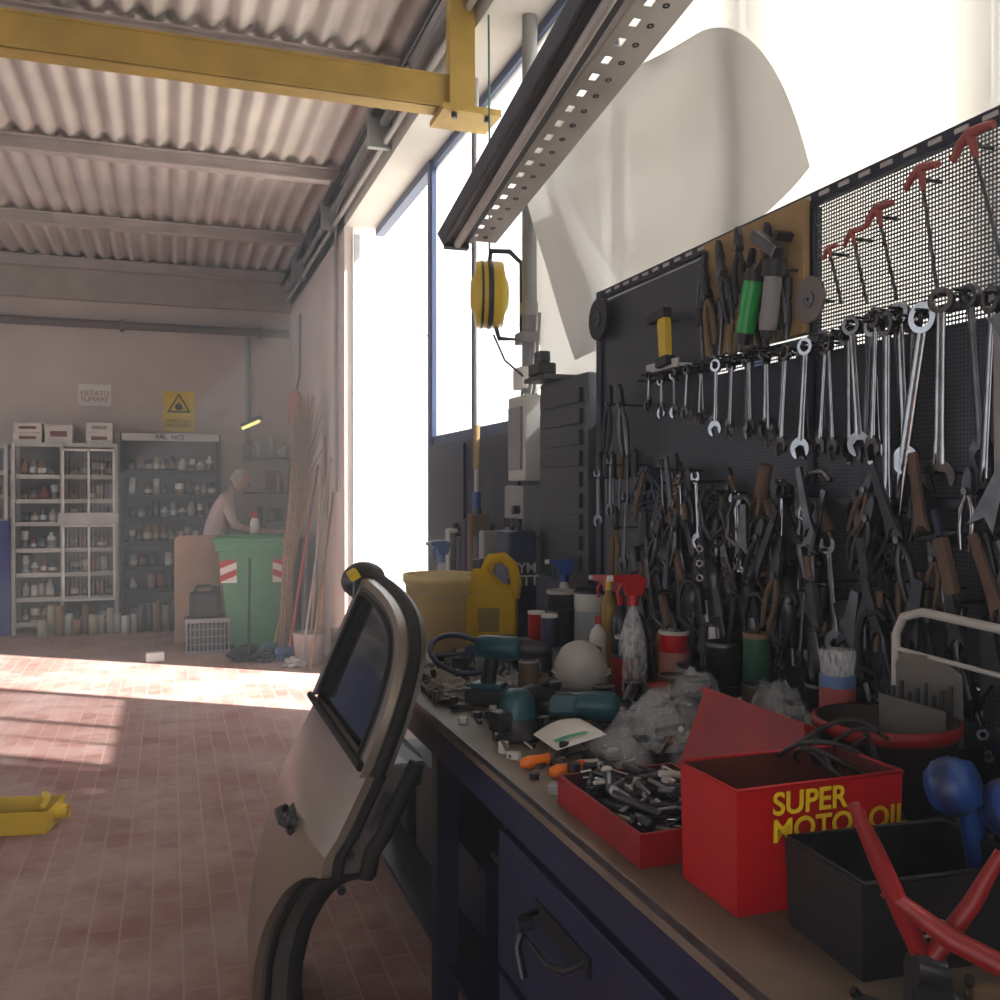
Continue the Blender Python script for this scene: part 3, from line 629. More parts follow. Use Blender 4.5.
def crumple(name,x,y,r,sz,mat,seed,z=ZB,smooth=False):
    bm=bmesh.new(); bmesh.ops.create_icosphere(bm,subdivisions=4,radius=1)
    for v in bm.verts:
        d=v.co.normalized(); n1=noise.noise(d*2.2+Vector((seed,0,0))); n2=noise.noise(d*6+Vector((0,seed,0))); n3=abs(noise.noise(d*11+Vector((0,0,seed))))
        k=1+.45*n1+.25*n2-.2*n3
        v.co=Vector((d.x*k*sz[0],d.y*k*sz[1],max(-sz[2]*.55,d.z*k*sz[2])))
    zmin=min(v.co.z for v in bm.verts)
    g=B(); g.addbm(bm,mat,smooth,TR((x,y,z-zmin+.001),(0,0,r))); return g.finish(name)
crumple('cleaning_rag',.84,3.82,0,(.07,.08,.08),M('violet_cloth','#8a82a8',.8),8.1,smooth=True)
g=B(); g.box((1.37,3.74,ZB+.22),(.13,.16,.44),M('navy_canister','#28324f',.5),bev=.02); g.tube([(1.37,3.69,ZB+.44),(1.37,3.74,ZB+.48),(1.37,3.79,ZB+.44)],.012,blu)
bb=g.finish('filler_canister'); text('TYM\nTETT',frame((1.37,3.655,ZB+.26),(1,0,0),(0,0,1)),.06,wht,bb)
# cordless tools
g=B(); T=TR((.88,2.50,ZB),(0,0,-40))
g.lathe([(0,-.08),(.028,-.08),(.033,-.055),(.033,.03),(.028,.055),(0,.055)],teal,T=T@TR((0,0,.165),(0,90,0)))
g.lathe([(.026,.05),(.028,.07),(.026,.09),(.018,.12),(.01,.135),(0,.135)],blk,T=T@TR((0,0,.165),(0,90,0)))
g.tube([(-.03,0,.15),(-.04,0,.09),(-.05,0,.04)],[.022,.018,.022],blk,12,T=T); g.tube([(-.042,0,.15),(-.055,0,.09),(-.062,0,.05)],.011,teal,12,T=T); g.box((-.045,0,.026),(.12,.075,.05),blk,T=T,bev=.01); g.box((-.045,0,.058),(.09,.06,.016),teal,T=T,bev=.005); g.tube([(-.01,0,.13),(.0,0,.11),(-.015,0,.09)],.006,blk,T=T)
for k in range(4): g.box((-.06+.014*k,-.0,.165),(.004,.064,.03),blk,T=T)
g.finish('cordless_drill')
g=B(); T=TR((.95,2.18,ZB),(0,0,-35))
g.lathe([(0,-.12),(.028,-.12),(.032,-.08),(.028,.0)],blk,T=T@TR((0,0,.07),(0,90,0))); g.lathe([(.028,.0),(.036,.05),(.036,.10),(.02,.12),(0,.12)],teal,T=T@TR((0,0,.07),(0,90,0))); g.cyl((.13,0,.07),(.13,0,.02),.03,stl2,T=T); g.lathe([(0,0),(.062,0),(.062,.02),(.0,.024)],drk,T=T@TR((.13,0,.004))); g.cyl((.13,.03,.07),(.13,.13,.09),.014,blk,T=T)
g.tube([(-.12,0,.07),(-.17,.02,.05),(-.2,.08,.01),(-.12,.16,.008),(-.0,.18,.008)],.005,blk,T=T); g.box((-.02,0,.07),(.08,.062,.05),teal,T=T,bev=.01)
g.finish('angle_grinder')
g=B(); T=TR((.80,2.17,ZB),(0,0,20))
g.lathe([(0,0),(.06,0),(.062,.012),(.05,.02),(.045,.05),(.038,.085),(.0,.09)],blk,T=T); g.lathe([(.044,.05),(.046,.07),(.038,.1),(.025,.118),(0,.12)],teal,T=T); g.tube([(0,0,.09),(.05,0,.105),(.12,0,.085)],[.026,.022,.018],blk,12,T=T); g.tube([(.12,0,.085),(.2,0,.04),(.2,.1,.01)],.006,blk,T=T); g.box((-.05,0,.05),(.05,.05,.05),drk,T=T,bev=.01)
g.finish('orbital_sander')
nv_=M('navy_plastic','#22305a',.4)
g=B(); T=TR((.88,2.92,ZB),(0,0,10)); g.tube([(-.0+.1*math.cos(t),.08*math.sin(t),.08+.05*math.sin(t)) for t in [i*2*math.pi/24 for i in range(24)]],.009,nv_,8,closed=True,T=T); g.cyl((0,0,.03),(.05,0,.10),.02,nv_,T=T); g.cyl((-.09,0,.08),(.09,0,.08),.006,drk,T=T); g.cyl((.0,-.0,0),(0,0,.07),.03,drk,T=T)
g.finish('vise_hand_wheel')
g=B(); g.lathe([(.075,0),(.08,.01),(.076,.05),(.055,.09),(.025,.11),(0,.113)],lgr,o=(1.14,2.55,ZB+.06),rot=(25,-20,0)); g.lathe([(0,0),(.07,0),(.072,.055),(.06,.07),(0,.07)],gry,o=(1.14,2.55,ZB)); g.tube([(1.14+.085*math.cos(t),2.55+.085*math.sin(t),ZB+.075) for t in [i*.4 for i in range(16)]],.005,lgr,closed=True); g.finish('dust_mask_stack')
for (x,y,h,r,m_) in [(1.05,2.75,.08,.025,stl2),(1.12,2.36,.07,.03,stl2),(1.18,2.3,.09,.025,drk),(1.05,2.44,.05,.02,stl),(1.0,2.62,.1,.03,brn),(1.08,2.9,.12,.035,drk),(1.18,2.8,.1,.03,gry),(.98,2.98,.06,.03,lgr),(1.1,3.1,.1,.04,brn),(.98,2.38,.09,.022,drk),(1.02,2.30,.07,.025,stl2)]: can('small_metal_cup',x,y,h,r,m_)
for (x,y,a) in [(.765,1.93,15),(.80,1.85,15)]:
    g=B(); T=TR((x,y,ZB+.014),(0,90,a)); g.lathe([(0,-.05),(.010,-.05),(.014,-.03),(.011,0),(.014,.03),(.009,.045),(0,.045)],orn,T=T); g.cyl((0,0,.045),(0,0,.14),.003,stl,T=T,seg=8); g.finish('orange_screwdriver')
g=B()
g.grid(lambda u,v:(.82+.10*u,1.97+.15*v-.05*u,ZB+.004+.03*(.5+.5*math.sin(3*u)*math.sin(2*v))+.04*u),12,12,wht); g.grid(lambda u,v:(.83+.06*u,2.0+.02*v-.05*u,ZB+.008+.03*(.5+.5*math.sin(3*(u*.6+.1))*math.sin(2*.25))+.04*(u*.6+.1)),4,4,M('green_print','#35a079',.5)); g.finish('paper_leaflet')
def bagfn(cx,cy,w_,l_,h_,sd):
    def fn(u,v):
        n_=noise.noise(Vector((u*3+sd,v*3,sd))); n2=abs(noise.noise(Vector((u*6,v*6+sd,0))))
        e=math.sin(math.pi*u)*math.sin(math.pi*v)
        return (cx+(u-.5)*w_*(1+.3*n_)+.02*n_,cy+(v-.5)*l_*(1-.3*n_),ZB+.006+max(0,h_*(e**.5)*(.6+.9*n_+.7*n2))+.015*n2)
    return fn
for i,(cx,cy,w_,l_,h_) in enumerate([(1.0,1.90,.22,.22,.10),(1.18,2.02,.30,.32,.12),(1.12,1.75,.26,.18,.09),(1.32,1.83,.2,.26,.15),(.95,2.68,.16,.2,.07),(1.15,1.62,.2,.12,.11)]):
    g=B(); g.grid(bagfn(cx,cy,w_,l_,h_,3.3*i+1),16,16,bag,smooth=False); g.grid(bagfn(cx,cy,w_*.8,l_*.8,h_*.6,5.3*i+2),12,12,bag,smooth=False); g.finish('crumpled_plastic_bag')
crumple('crumpled_cloth',.77,2.66,0,(.06,.08,.035),M('grey_cloth','#9a948c',.9),2.2)
crumple('crumpled_cloth',.78,3.05,0,(.05,.09,.04),M('white_cloth','#cdc8bf',.9),5.2,smooth=True)
crumple('crumpled_cloth',1.0,2.32,0,(.06,.05,.03),M('brown_cloth','#5b4a3e',.9),6.2)
for (x,y,w_,l_,h_,a) in [(1.13,2.15,.20,.16,.07,12),(1.12,1.84,.30,.16,.05,-5),(1.3,2.02,.2,.15,.1,5)]:
    g=B(); g.tray((x,y,ZB),(w_,l_,h_),.004,blk,rot=(0,0,a)); g.box((x,y,ZB+.02),(w_*.85,l_*.85,.025),drk,rot=(0,0,a))
    for k in range(25):
        q=Vector((x+random.uniform(-.4,.4)*w_,y+random.uniform(-.4,.4)*l_,ZB+.045+random.uniform(0,.03))); dd=Vector((random.uniform(-.03,.03),random.uniform(-.03,.03),.01)); g.cyl(q-dd,q+dd,random.uniform(.004,.012),random.choice([drk,stl2,blk,brn,stl,lgr]),seg=7)
    g.finish('black_parts_tray')
g=B()
for k in range(520):
    y=random.uniform(.6,3.4); x=random.uniform(.71,1.42)
    if (.7<x<1.08 and .9<y<1.72): continue
    mm=random.choice([stl2,drk,stl,blk,brn,lgr,drk,drk])
    if k%3==0: g.cyl((x,y,ZB),(x,y,ZB+random.uniform(.006,.035)),random.uniform(.006,.02),mm,seg=6 if k%2 else 14)
    elif k%3==1: g.box((x,y,ZB+.008),(random.uniform(.01,.06),random.uniform(.01,.04),.016),random.choice([drk,brn,blk,lgr,brn,dblu,gry]),rot=(0,0,random.uniform(0,180)))
    else:
        a=random.uniform(0,6.28); l=random.uniform(.02,.12); r=random.uniform(.002,.007)
        g.cyl((x,y,ZB+r),(x+l*math.cos(a)*.5,y+l*math.sin(a)*.6,ZB+r+random.uniform(0,.03)),r,mm,seg=6)
g.finish('loose_bolts_and_nuts')
for (x,y,a) in [(.88,.72,30),(1.0,.78,-20),(.82,.62,70),(.74,.80,-30)]:
    g=B(); T=TR((x,y,ZB+.012),(0,0,a)); g.cyl((-.1,0,0),(.02,0,0),.009,drk,T=T); g.lathe([(0,-.012),(.02,-.012),(.02,.014),(0,.014)],stl2,T=T@TR((.04,0,0))); g.finish('socket_ratchet')
for k,(x,y,h,w_) in enumerate([(1.40,2.33,.12,.09),(1.43,1.72,.16,.1),(1.42,1.92,.11,.09),(1.40,1.2,.2,.15)]):
    g=B(); g.box((x,y,ZB+h/2),(w_,.1,h),[drk,blk,drk,blk][k],bev=.006); g.box((x,y,ZB+h*.8),(w_+.004,.104,.02),[gry,brn,lgr,blu][k]); g.finish('parts_box')
g=B(); g.tube([(1.36,1.52,.905),(1.36,1.52,1.22),(1.36,1.50,1.255),(1.36,1.45,1.27),(1.36,1.0,1.25),(1.36,.95,1.22),(1.36,.95,.905)],.009,lgr,10); g.tube([(1.36,1.52,1.19),(1.36,.96,1.17)],.005,lgr,8); g.finish('tubular_metal_rack')
# ------------------------------------------------------------- reel, pipes and electrics by the window
g=B()
Tr=frame((1.38,4.12,2.40),(-.25,-.97,0),(0,0,1))
g.lathe([(0,-.085),(.06,-.085),(.09,-.07),(.145,-.06),(.15,-.045),(.15,.045),(.145,.06),(.09,.07),(.06,.085),(0,.085)],yelp,T=Tr)
g.lathe([(.152,-.012),(.157,0),(.152,.012)],drk,T=Tr); g.lathe([(.151,.03),(.154,.036),(.151,.042)],drk,T=Tr)
g.tube([(1.38,4.12,2.55),(1.39,4.12,2.60),(1.47,4.1,2.6),(1.53,4.1,2.55),(1.53,4.1,2.2),(1.42,4.1,2.2),(1.40,4.11,2.28)],.012,drk)
g.tube([(1.38,4.12,2.56),(1.38,4.12,3.2),(1.37,4.1,3.66)],.005,M('green_cord','#4f7a6c',.6))
g.tube([(1.40,4.12,2.22),(1.44,4.08,2.1),(1.5,4.0,2.02)],.005,drk)
g.finish('hose_reel')
g=B(); g.cyl((1.55,4.05,1.95),(1.55,4.05,3.66),.035,gry); g.cyl((1.55,4.05,2.3),(1.55,4.05,2.36),.045,gry); g.box((1.55,4.05,2.2),(.1,.12,.05),gry); g.finish('drain_pipe')
g=B(); g.cyl((1.52,4.75,.0),(1.52,4.75,3.66),.012,lgr); g.cyl((1.52,4.75,1.62),(1.52,4.75,1.85),.018,tanw); g.cyl((1.52,4.75,1.4),(1.52,4.75,1.5),.022,bm_); g.finish('compressed_air_pipe')
g=B(); g.bx(1.47,1.6,3.9,4.12,1.55,1.93,lgr,bev=.01); g.bx(1.46,1.47,3.93,4.09,1.6,1.88,gry); g.bx(1.48,1.6,3.95,4.2,1.3,1.53,gry,bev=.01); g.cyl((1.45,4.0,1.42),(1.48,4.0,1.42),.02,drk)
for k in range(4): g.bx(1.455,1.48,3.96+.055*k,4.0+.055*k,1.34,1.38,blk)
for k in range(4): g.tube([(1.53,3.95+.05*k,1.93),(1.54,3.95+.05*k,2.0),(1.56,3.95+.05*k,2.3)],.008,gry)
g.bx(1.5,1.6,4.02,4.14,1.97,2.07,wht,bev=.008)
g.finish('electrical_panel')
g=B(); g.bx(1.47,1.6,3.24,3.72,1.15,1.95,M('dark_grey_paint','#3f4348',.5),bev=.008)
for k in range(9): g.bx(1.455,1.47,3.28,3.68,1.2+k*.08,1.255+k*.08,M('louvre_grey','#34373b',.5))
g.finish('louvred_cabinet')
g=B(); g.box((1.44,3.62,2.0),(.08,.12,.05),blk,bev=.01); g.box((1.44,3.62,2.05),(.05,.07,.05),drk,bev=.01); g.bx(1.40,1.6,3.5,3.72,1.952,1.97,drk); g.finish('small_extension_socket')
g=B(); g.bx(1.33,1.6,4.3,5.1,.86,.9,brn); g.bx(1.35,1.38,4.32,4.36,0,.86,drk); g.bx(1.35,1.38,5.04,5.08,0,.86,drk); g.finish('side_shelf')
for k in range(7):
    g=B(); y=4.37+.1*k; h=.35+.15*random.random()
    m_=[gry,drk,brn,blu,drk,blk,lgr][k]; g.box((1.47,y,.9+h/2),(.1,.08,h),m_,bev=.012); g.cyl((1.47,y,.9+h),(1.47,y,.93+h),.018,blk); g.finish('oil_canister')
# ------------------------------------------------------------- broom corner
def pole(name,p0,p1,mat,r=.012,head=None,hm=None):
    g=B(); g.cyl(p0,p1,r,mat,seg=10)
    if head=='broom':
        b0=Vector(p0)
        g.box(b0+Vector((0,0,.015)),(.28,.05,.05),hm,rot=(0,0,30),bev=.008)
        for i in range(30):
            a=(i/29-.5)*.27; c_,s_=math.cos(R(30)),math.sin(R(30)); q=b0+Vector((a*c_,a*s_,0))
            g.cyl(q,q+Vector((random.uniform(-.01,.01),random.uniform(-.03,.03),-.08)),.006,hm,r1=.009,seg=5)
    return g.finish(name)
pole('push_broom',(1.0,8.6,.085),(1.3,8.9,1.75),M('faded_red_handle','#a84a40',.5),.013,'broom',M('blue_bristle','#5a70a0',.8))
pole('push_broom',(.9,8.9,.085),(1.30,9.3,1.6),M('faded_yellow_handle','#b99a4a',.5),.013,'broom',M('teal_bristle','#4f7f86',.8))
pole('wooden_pole',(1.15,8.4,0),(1.33,8.7,2.0),ply); pole('wooden_pole',(1.1,8.0,0),(1.33,8.2,1.5),brn); pole('metal_pole',(1.2,9.3,0),(1.33,9.5,1.9),lgr)
pole('wooden_pole',(1.22,8.3,0),(1.33,8.45,1.7),tanw); pole('metal_pole',(1.05,8.2,0),(1.33,8.35,1.8),gry)
g=B()
for k in range(260):
    a=random.uniform(0,6.28); r=random.random()**.5
    top=Vector((1.17+.15*r*math.cos(a),8.7+.2*r*math.sin(a),2.1+random.uniform(-.4,.3))); 
    g.tube([(.98+.05*r*math.cos(a),8.85+.05*r*math.sin(a),.0),(1.02+.05*r*math.cos(a),8.84+.05*r*math.sin(a),.85),top.lerp(Vector((1.08,8.8,1.4)),.45),top],[.006,.006,.004,.002],strw,4)
for z in (.9,1.05): g.lathe([(.055,-.015),(.06,0),(.055,.015)],M('faded_red','#a4614c',.5),o=(1.022,8.84,z))
g.finish('straw_besom')
g=B(); g.lathe([(0,0),(.11,0),(.14,.27),(.15,.28),(.14,.28),(.1,.02),(0,.02)],M('pinkish_bucket','#a89a98',.6),o=(1.14,8.35,0)); g.finish('mop_bucket')
g=B(); g.cyl((1.22,9.9,0),(1.22,9.9,2.2),.04,gry); g.lathe([(0,0),(.07,0),(.075,.25),(.05,.32),(.02,.35),(0,.35)],M('faded_red','#b4614c',.5),o=(1.22,9.9,2.2)); g.tube([(1.22,9.9,2.5),(1.25,9.8,2.7),(1.25,9.75,3.3)],.012,drk); g.tube([(1.2,9.85,2.1),(1.15,9.8,1.6),(1.2,9.8,1.2)],.02,rub); g.finish('dust_extractor')
g=B()
for k in range(22):
    x=random.uniform(.88,1.28); z=[1.101,1.501,1.901][k%3]; h=random.uniform(.08,.25)
    if k%2: g.box((x,11.38,z+h/2),(random.uniform(.06,.15),.15,h),[gry,brn,lgr,drk,ply,gry][k%6],bev=.01)
    else: g.lathe([(0,0),(.04,0),(.04,h*.8),(.02,h),(0,h)],[gry,brn,lgr,drk,ply,wht][k%6],o=(x,11.34,z),seg=12)
for z in (1.1,1.5,1.9): g.bx(.8,1.34,11.25,11.5,z-.02,z,brn)
g.finish('wall_shelf_clutter')
g=B(); g.bx(.78,1.33,10.15,11.2,.98,1.02,brn); 
for x in (.82,1.28):
    for y in (10.2,11.15): g.bx(x-.03,x+.03,y-.03,y+.03,0,.98,drk)
g.box((1.1,10.8,1.1),(.2,.3,.16),gry,bev=.02); g.bx(1.0,1.25,10.3,10.5,1.02,1.12,M('tan_case','#93745c',.6)); g.finish('work_table')
lampm=bpy.data.materials.new('lamp_glow'); lampm.use_nodes=True; q=lampm.node_tree.nodes['Principled BSDF']; q.inputs['Emission Color'].default_value=(1,.9,.3,1); q.inputs['Emission Strength'].default_value=1.5; q.inputs['Base Color'].default_value=(.9,.8,.2,1)
g=B(); g.box((.86,10.9,2.28),(.24,.16,.06),drk,rot=(0,-25,0),bev=.01); g.box((.85,10.86,2.245),(.2,.16,.03),lampm,rot=(0,-25,0)); g.cyl((.88,10.9,2.3),(.88,11.45,2.35),.01,drk); g.finish('work_lamp')
# ------------------------------------------------------------- wheelie bin
g=B(); T=TR((.80,9.55,0),(0,0,-8))
def loopz(w,l,z,oy=0): return [(-w/2,-l/2+oy,z),(w/2,-l/2+oy,z),(w/2,l/2+oy,z),(-w/2,l/2+oy,z)]
lv=[loopz(.50,.50,.05),loopz(.53,.53,.3),loopz(.65,.64,.94),loopz(.72,.70,.95),loopz(.72,.70,1.03)]
vs=[v for l in lv for v in l]; fs=[(3,2,1,0)]
for i in range(4):
    for k in range(4): fs.append((i*4+k,i*4+(k+1)%4,(i+1)*4+(k+1)%4,(i+1)*4+k))
g.add(vs,fs,grn,False,T)
g.box((0,0,1.05),(.78,.74,.04),grn,T=T,bev=.015); g.box((0,-.0,1.08),(.5,.45,.03),grn,T=T,bev=.01)
g.cyl((-.33,.37,1.03),(.33,.37,1.03),.022,grn,T=T)
for x in (-.29,.29): g.cyl((x-.03,.2,.1),(x+.03,.2,.1),.1,blk,T=T)
for x in (-.17,.17): g.box((x,-.22,.025),(.06,.06,.05),grn,T=T)
for x in (-.24,.24):
    pT=T@TR((x,-.310,.79),(-4.0,0,0))
    g.box((0,0,0),(.15,.008,.29),wht,T=pT)
    sgn=1 if x<0 else -1
    for dz_ in (-.085,.04):
        g.prism([(-.074,-.03*sgn+dz_-.02),(.074,.03*sgn+dz_-.02),(.074,.03*sgn+dz_+.04),(-.074,-.03*sgn+dz_+.04)],.004,red2,pT@frame((0,-.006,0),(1,0,0),(0,0,1)))
g.finish('wheelie_bin')
g=B(); g.lathe([(0,0),(.045,0),(.05,.1),(.03,.15),(.02,.2),(0,.2)],wht,o=(.78,9.5,1.097)); g.lathe([(.03,.15),(.03,.21),(0,.22)],red2,o=(.78,9.5,1.097)); g.finish('detergent_bottle')
g=B(); g.box((1.0,9.6,1.115),(.34,.16,.03),ply,rot=(0,0,-20),bev=.004); g.box((1.0,9.62,1.14),(.2,.1,.02),brn,rot=(0,0,-30),bev=.004); g.finish('wood_offcut')
g=B(); g.prism([(-.24,0),(.24,0),(.24,1.04),(.18,1.07),(-.2,1.07),(-.24,1.03)],.02,ply,frame((.28,9.95,.0),(1,0,0),(0,.12,1))); g.finish('plywood_board')
g=B(); T=TR((.33,9.4,0))
crt=M('grey_crate','#8f8d90',.6)
for z in (.01,.3): 
    for a,b_,c1,d1 in ((-.2,.2,-.15,-.14),(-.2,.2,.14,.15),(-.2,-.19,-.15,.15),(.19,.2,-.15,.15)): g.box(((a+b_)/2,(c1+d1)/2,z),(b_-a,d1-c1,.04 if z>.1 else .02),crt,T=T)
for k in range(11): 
    for y in (-.145,.145): g.box((-.19+.038*k,y,.155),(.012,.008,.29),crt,T=T)
for z in (.08,.15,.22):
    for y in (-.145,.145): g.box((0,y,z),(.4,.008,.012),crt,T=T)
    for x in (-.195,.195): g.box((x,0,z),(.008,.3,.012),crt,T=T)
for x in (-.195,.195):
    for k in range(8): g.box((x,-.13+.037*k,.155),(.008,.012,.29),crt,T=T)
g.box((0,0,.015),(.38,.28,.02),blk,T=T); g.box((0,0,.15),(.34,.24,.25),blk,T=T,bev=.02); g.box((0,0,.31),(.36,.26,.02),drk,T=T)
g.finish('plastic_crate')
g=B(); g.box((.31,9.4,.44),(.28,.2,.24),blk,bev=.04); g.tube([(.22,9.4,.55),(.24,9.4,.61),(.36,9.4,.61),(.39,9.4,.55)],.018,blk); g.cyl((.41,9.4,.55),(.42,9.4,.61),.03,blk); g.finish('black_jerrycan')
g=B(); g.box((-.13,8.95,.04),(.15,.08,.08),wht,rot=(0,0,10),bev=.008); g.finish('paper_carton')
g=B(); g.tube([(.66,8.75,.03),(.68,8.85,.9)],.012,blk); g.box((.62,8.72,.04),(.25,.2,.03),blk,rot=(6,0,20)); g.box((.62,8.82,.07),(.25,.02,.08),blk,rot=(0,0,20)); g.finish('dustpan')
crumple('dirty_rag',.80,8.62,0,(.13,.1,.06),drk,3.3,z=0); crumple('dirty_rag',1.02,8.3,0,(.1,.1,.05),M('pale_rag','#b7afa9',.9),6.3,z=0)
g2=B(); g2.tray((-.66,4.72,.0),(.36,.24,.10),.006,yelp,rot=(0,0,-12),flare=1.05); g2.lathe([(0,-.03),(.03,-.03),(.03,.03),(.026,.03),(.02,0),(0,0)],yelp,o=(-.465,4.68,.06),rot=(0,80,-12)); g2.tube([(-.54,4.62,.1),(-.52,4.66,.13),(-.54,4.74,.13),(-.53,4.79,.1)],.014,yelp); g2.box((-.66,4.72,.03),(.3,.18,.01),M('old_oil','#5b4a12',.2),rot=(0,0,-12))
o=g2.finish('yellow_drip_canister'); bv=o.modifiers.new('b','BEVEL'); bv.width=.008; bv.segments=2
# ------------------------------------------------------------- shelving on back wall
cols=[lgr,M('can_w','#d8d4cc',.4),M('can_d','#4b4a4c',.4),M('can_b','#7c8798',.4),M('can_br','#8a6a52',.4),stl2,M('can_w2','#c9c9c9',.4),M('can_o','#a99f8a',.5),M('can_r','#8a4a44',.4)]
def shelving(x0,x1,zt,rows,fm,y0=11.08,y1=11.46):
    g=B()
    for x in (x0,x1):
        for y in (y0,y1): g.bx(x-.018,x+.018,y-.018,y+.018,0,zt,fm)
    g.bx(x0,x1,y1-.005,y1,0,zt,M('shelf_back','#857f80',.7))
    for z in rows+[zt-.02]: g.bx(x0,x1,y0,y1,z,z+.02,fm); g.bx(x0,x1,y0-.006,y0,z-.02,z+.025,fm)
    return g
def fill(name,x0,x1,rows,y,hmax,dens=1.0):
    g=B()
    for z in rows:
        x=x0+.04
        while x<x1-.05:
            r=random.uniform(.03,.05); h=random.uniform(.1,hmax); m_=random.choice(cols)
            if x+2*r>x1-.01: break
            if random.random()<.92*dens:
                zz=z+.0201; yy=y+random.uniform(-.03,.05)
                if random.random()<.4: g.lathe([(0,0),(r,0),(r,h*.65),(r*.4,h*.85),(r*.4,h),(0,h)],m_,o=(x+r,yy,zz),seg=12)
                else: g.lathe([(0,0),(r,0),(r,h),(r*.9,h),(0,h*.98)],m_,o=(x+r,yy,zz),seg=12)
                g.lathe([(r*1.02,h*.15),(r*1.02,h*.5)],random.choice(cols),o=(x+r,yy,zz),seg=12)
            x+=2*r+.008
    return g.finish(name)
rA=[.1,.36,.62,.88,1.16,1.40,1.66]
g=shelving(-1.55,-.55,2.02,rA,lgr); g.bx(-1.10,-1.07,11.06,11.46,0,2.02,lgr)
for x in (-1.07,-.82,-.57): g.bx(x-.012,x+.012,11.03,11.05,.35,1.95,wht)
for z in (.35,1.14,1.22,1.95): g.bx(-1.07,-.57,11.03,11.05,z-.012,z+.012,wht)
for k in range(1,12): g.bx(-1.07+k*.042-.002,-1.07+k*.042+.002,11.038,11.044,.35,1.95,lgr)
g.bx(-1.12,-.52,11.0,11.07,1.16,1.28,lgr)
g.finish('metal_shelving_unit'); fill('paint_bottles',-1.53,-1.1,rA,11.2,.19); fill('paint_cans',-1.06,-.57,rA,11.25,.17,.8)
rB=[.1,.42,.66,.94,1.20,1.45,1.72]
g=shelving(-.49,.52,2.14,rB,dblu); g.bx(-.49,.52,11.06,11.08,2.06,2.14,lgr); g.finish('metal_shelving_unit'); fill('paint_cans',-.47,.5,rB,11.22,.19)
text('RAL  NCS',frame((0,11.055,2.10),(1,0,0),(0,0,1)),.07,dblu,bpy.data.objects['metal_shelving_unit.001'])
g=shelving(-2.9,-1.62,2.0,[.1,1.2,1.45,1.7],lgr); g.bx(-2.9,-1.58,11.02,11.07,.0,1.2,M('locker_blue','#2a2f7a',.5)); g.finish('blue_locker'); fill('paint_cans',-2.85,-1.65,[1.2,1.45,1.7],11.22,.19)
g=B(); 
for k in range(20):
    x=-1.25+k*.08+random.uniform(-.01,.01); r=random.uniform(.035,.048); h=random.uniform(.15,.32)
    g.lathe([(0,0),(r,0),(r,h),(r*.9,h),(0,h*.98)],random.choice([stl2,lgr,cols[6],cols[4],cols[7]]),o=(x,10.85+.1*(k%2),0),seg=14)
g.finish('floor_paint_cans')
for (x,w_,z,h) in [(-1.42,.27,2.021,.11),(-1.42,.27,2.132,.10),(-1.12,.27,2.021,.2),(-.72,.27,2.021,.12),(-.72,.26,2.142,.11)]:
    g=B(); g.box((x,11.25,z+h/2),(w_,.25,h),card,bev=.004); g.box((x,11.123,z+h/2),(w_*.6,.004,h*.3),[gry,M('maroon','#7a4a48',.6)][int(w_*100)%2]); g.finish('cardboard_box')
g=B(); g.box((-.79,11.49,2.58),(.34,.01,.24),wht); sg=g.finish('no_smoking_sign'); text('VIETATO\nFUMARE',WB(-.79,2.565,11.482),.076,M('sign_red','#8a3a34',.5),sg,off=0)
g=B(); g.box((.10,11.49,2.42),(.34,.01,.46),yell)
T=WB(.10,2.50,11.483); g.prism([(-.13,-.09),(.13,-.09),(0,.13)],.003,blk,T); T2=WB(.10,2.50,11.480); g.prism([(-.10,-.073),(.10,-.073),(0,.10)],.003,yell,T2); T3=WB(.10,2.485,11.477); g.prism([(-.03,-.045),(.03,-.045),(.042,-.01),(.02,.03),(.012,.0),(0,.055),(-.015,.01),(-.03,.03),(-.042,-.01)],.003,blk,T3)
sg=g.finish('fire_hazard_sign'); text('PERICOLO\nINCENDIO',WB(.10,2.285,11.482),.056,blk,sg,off=0)
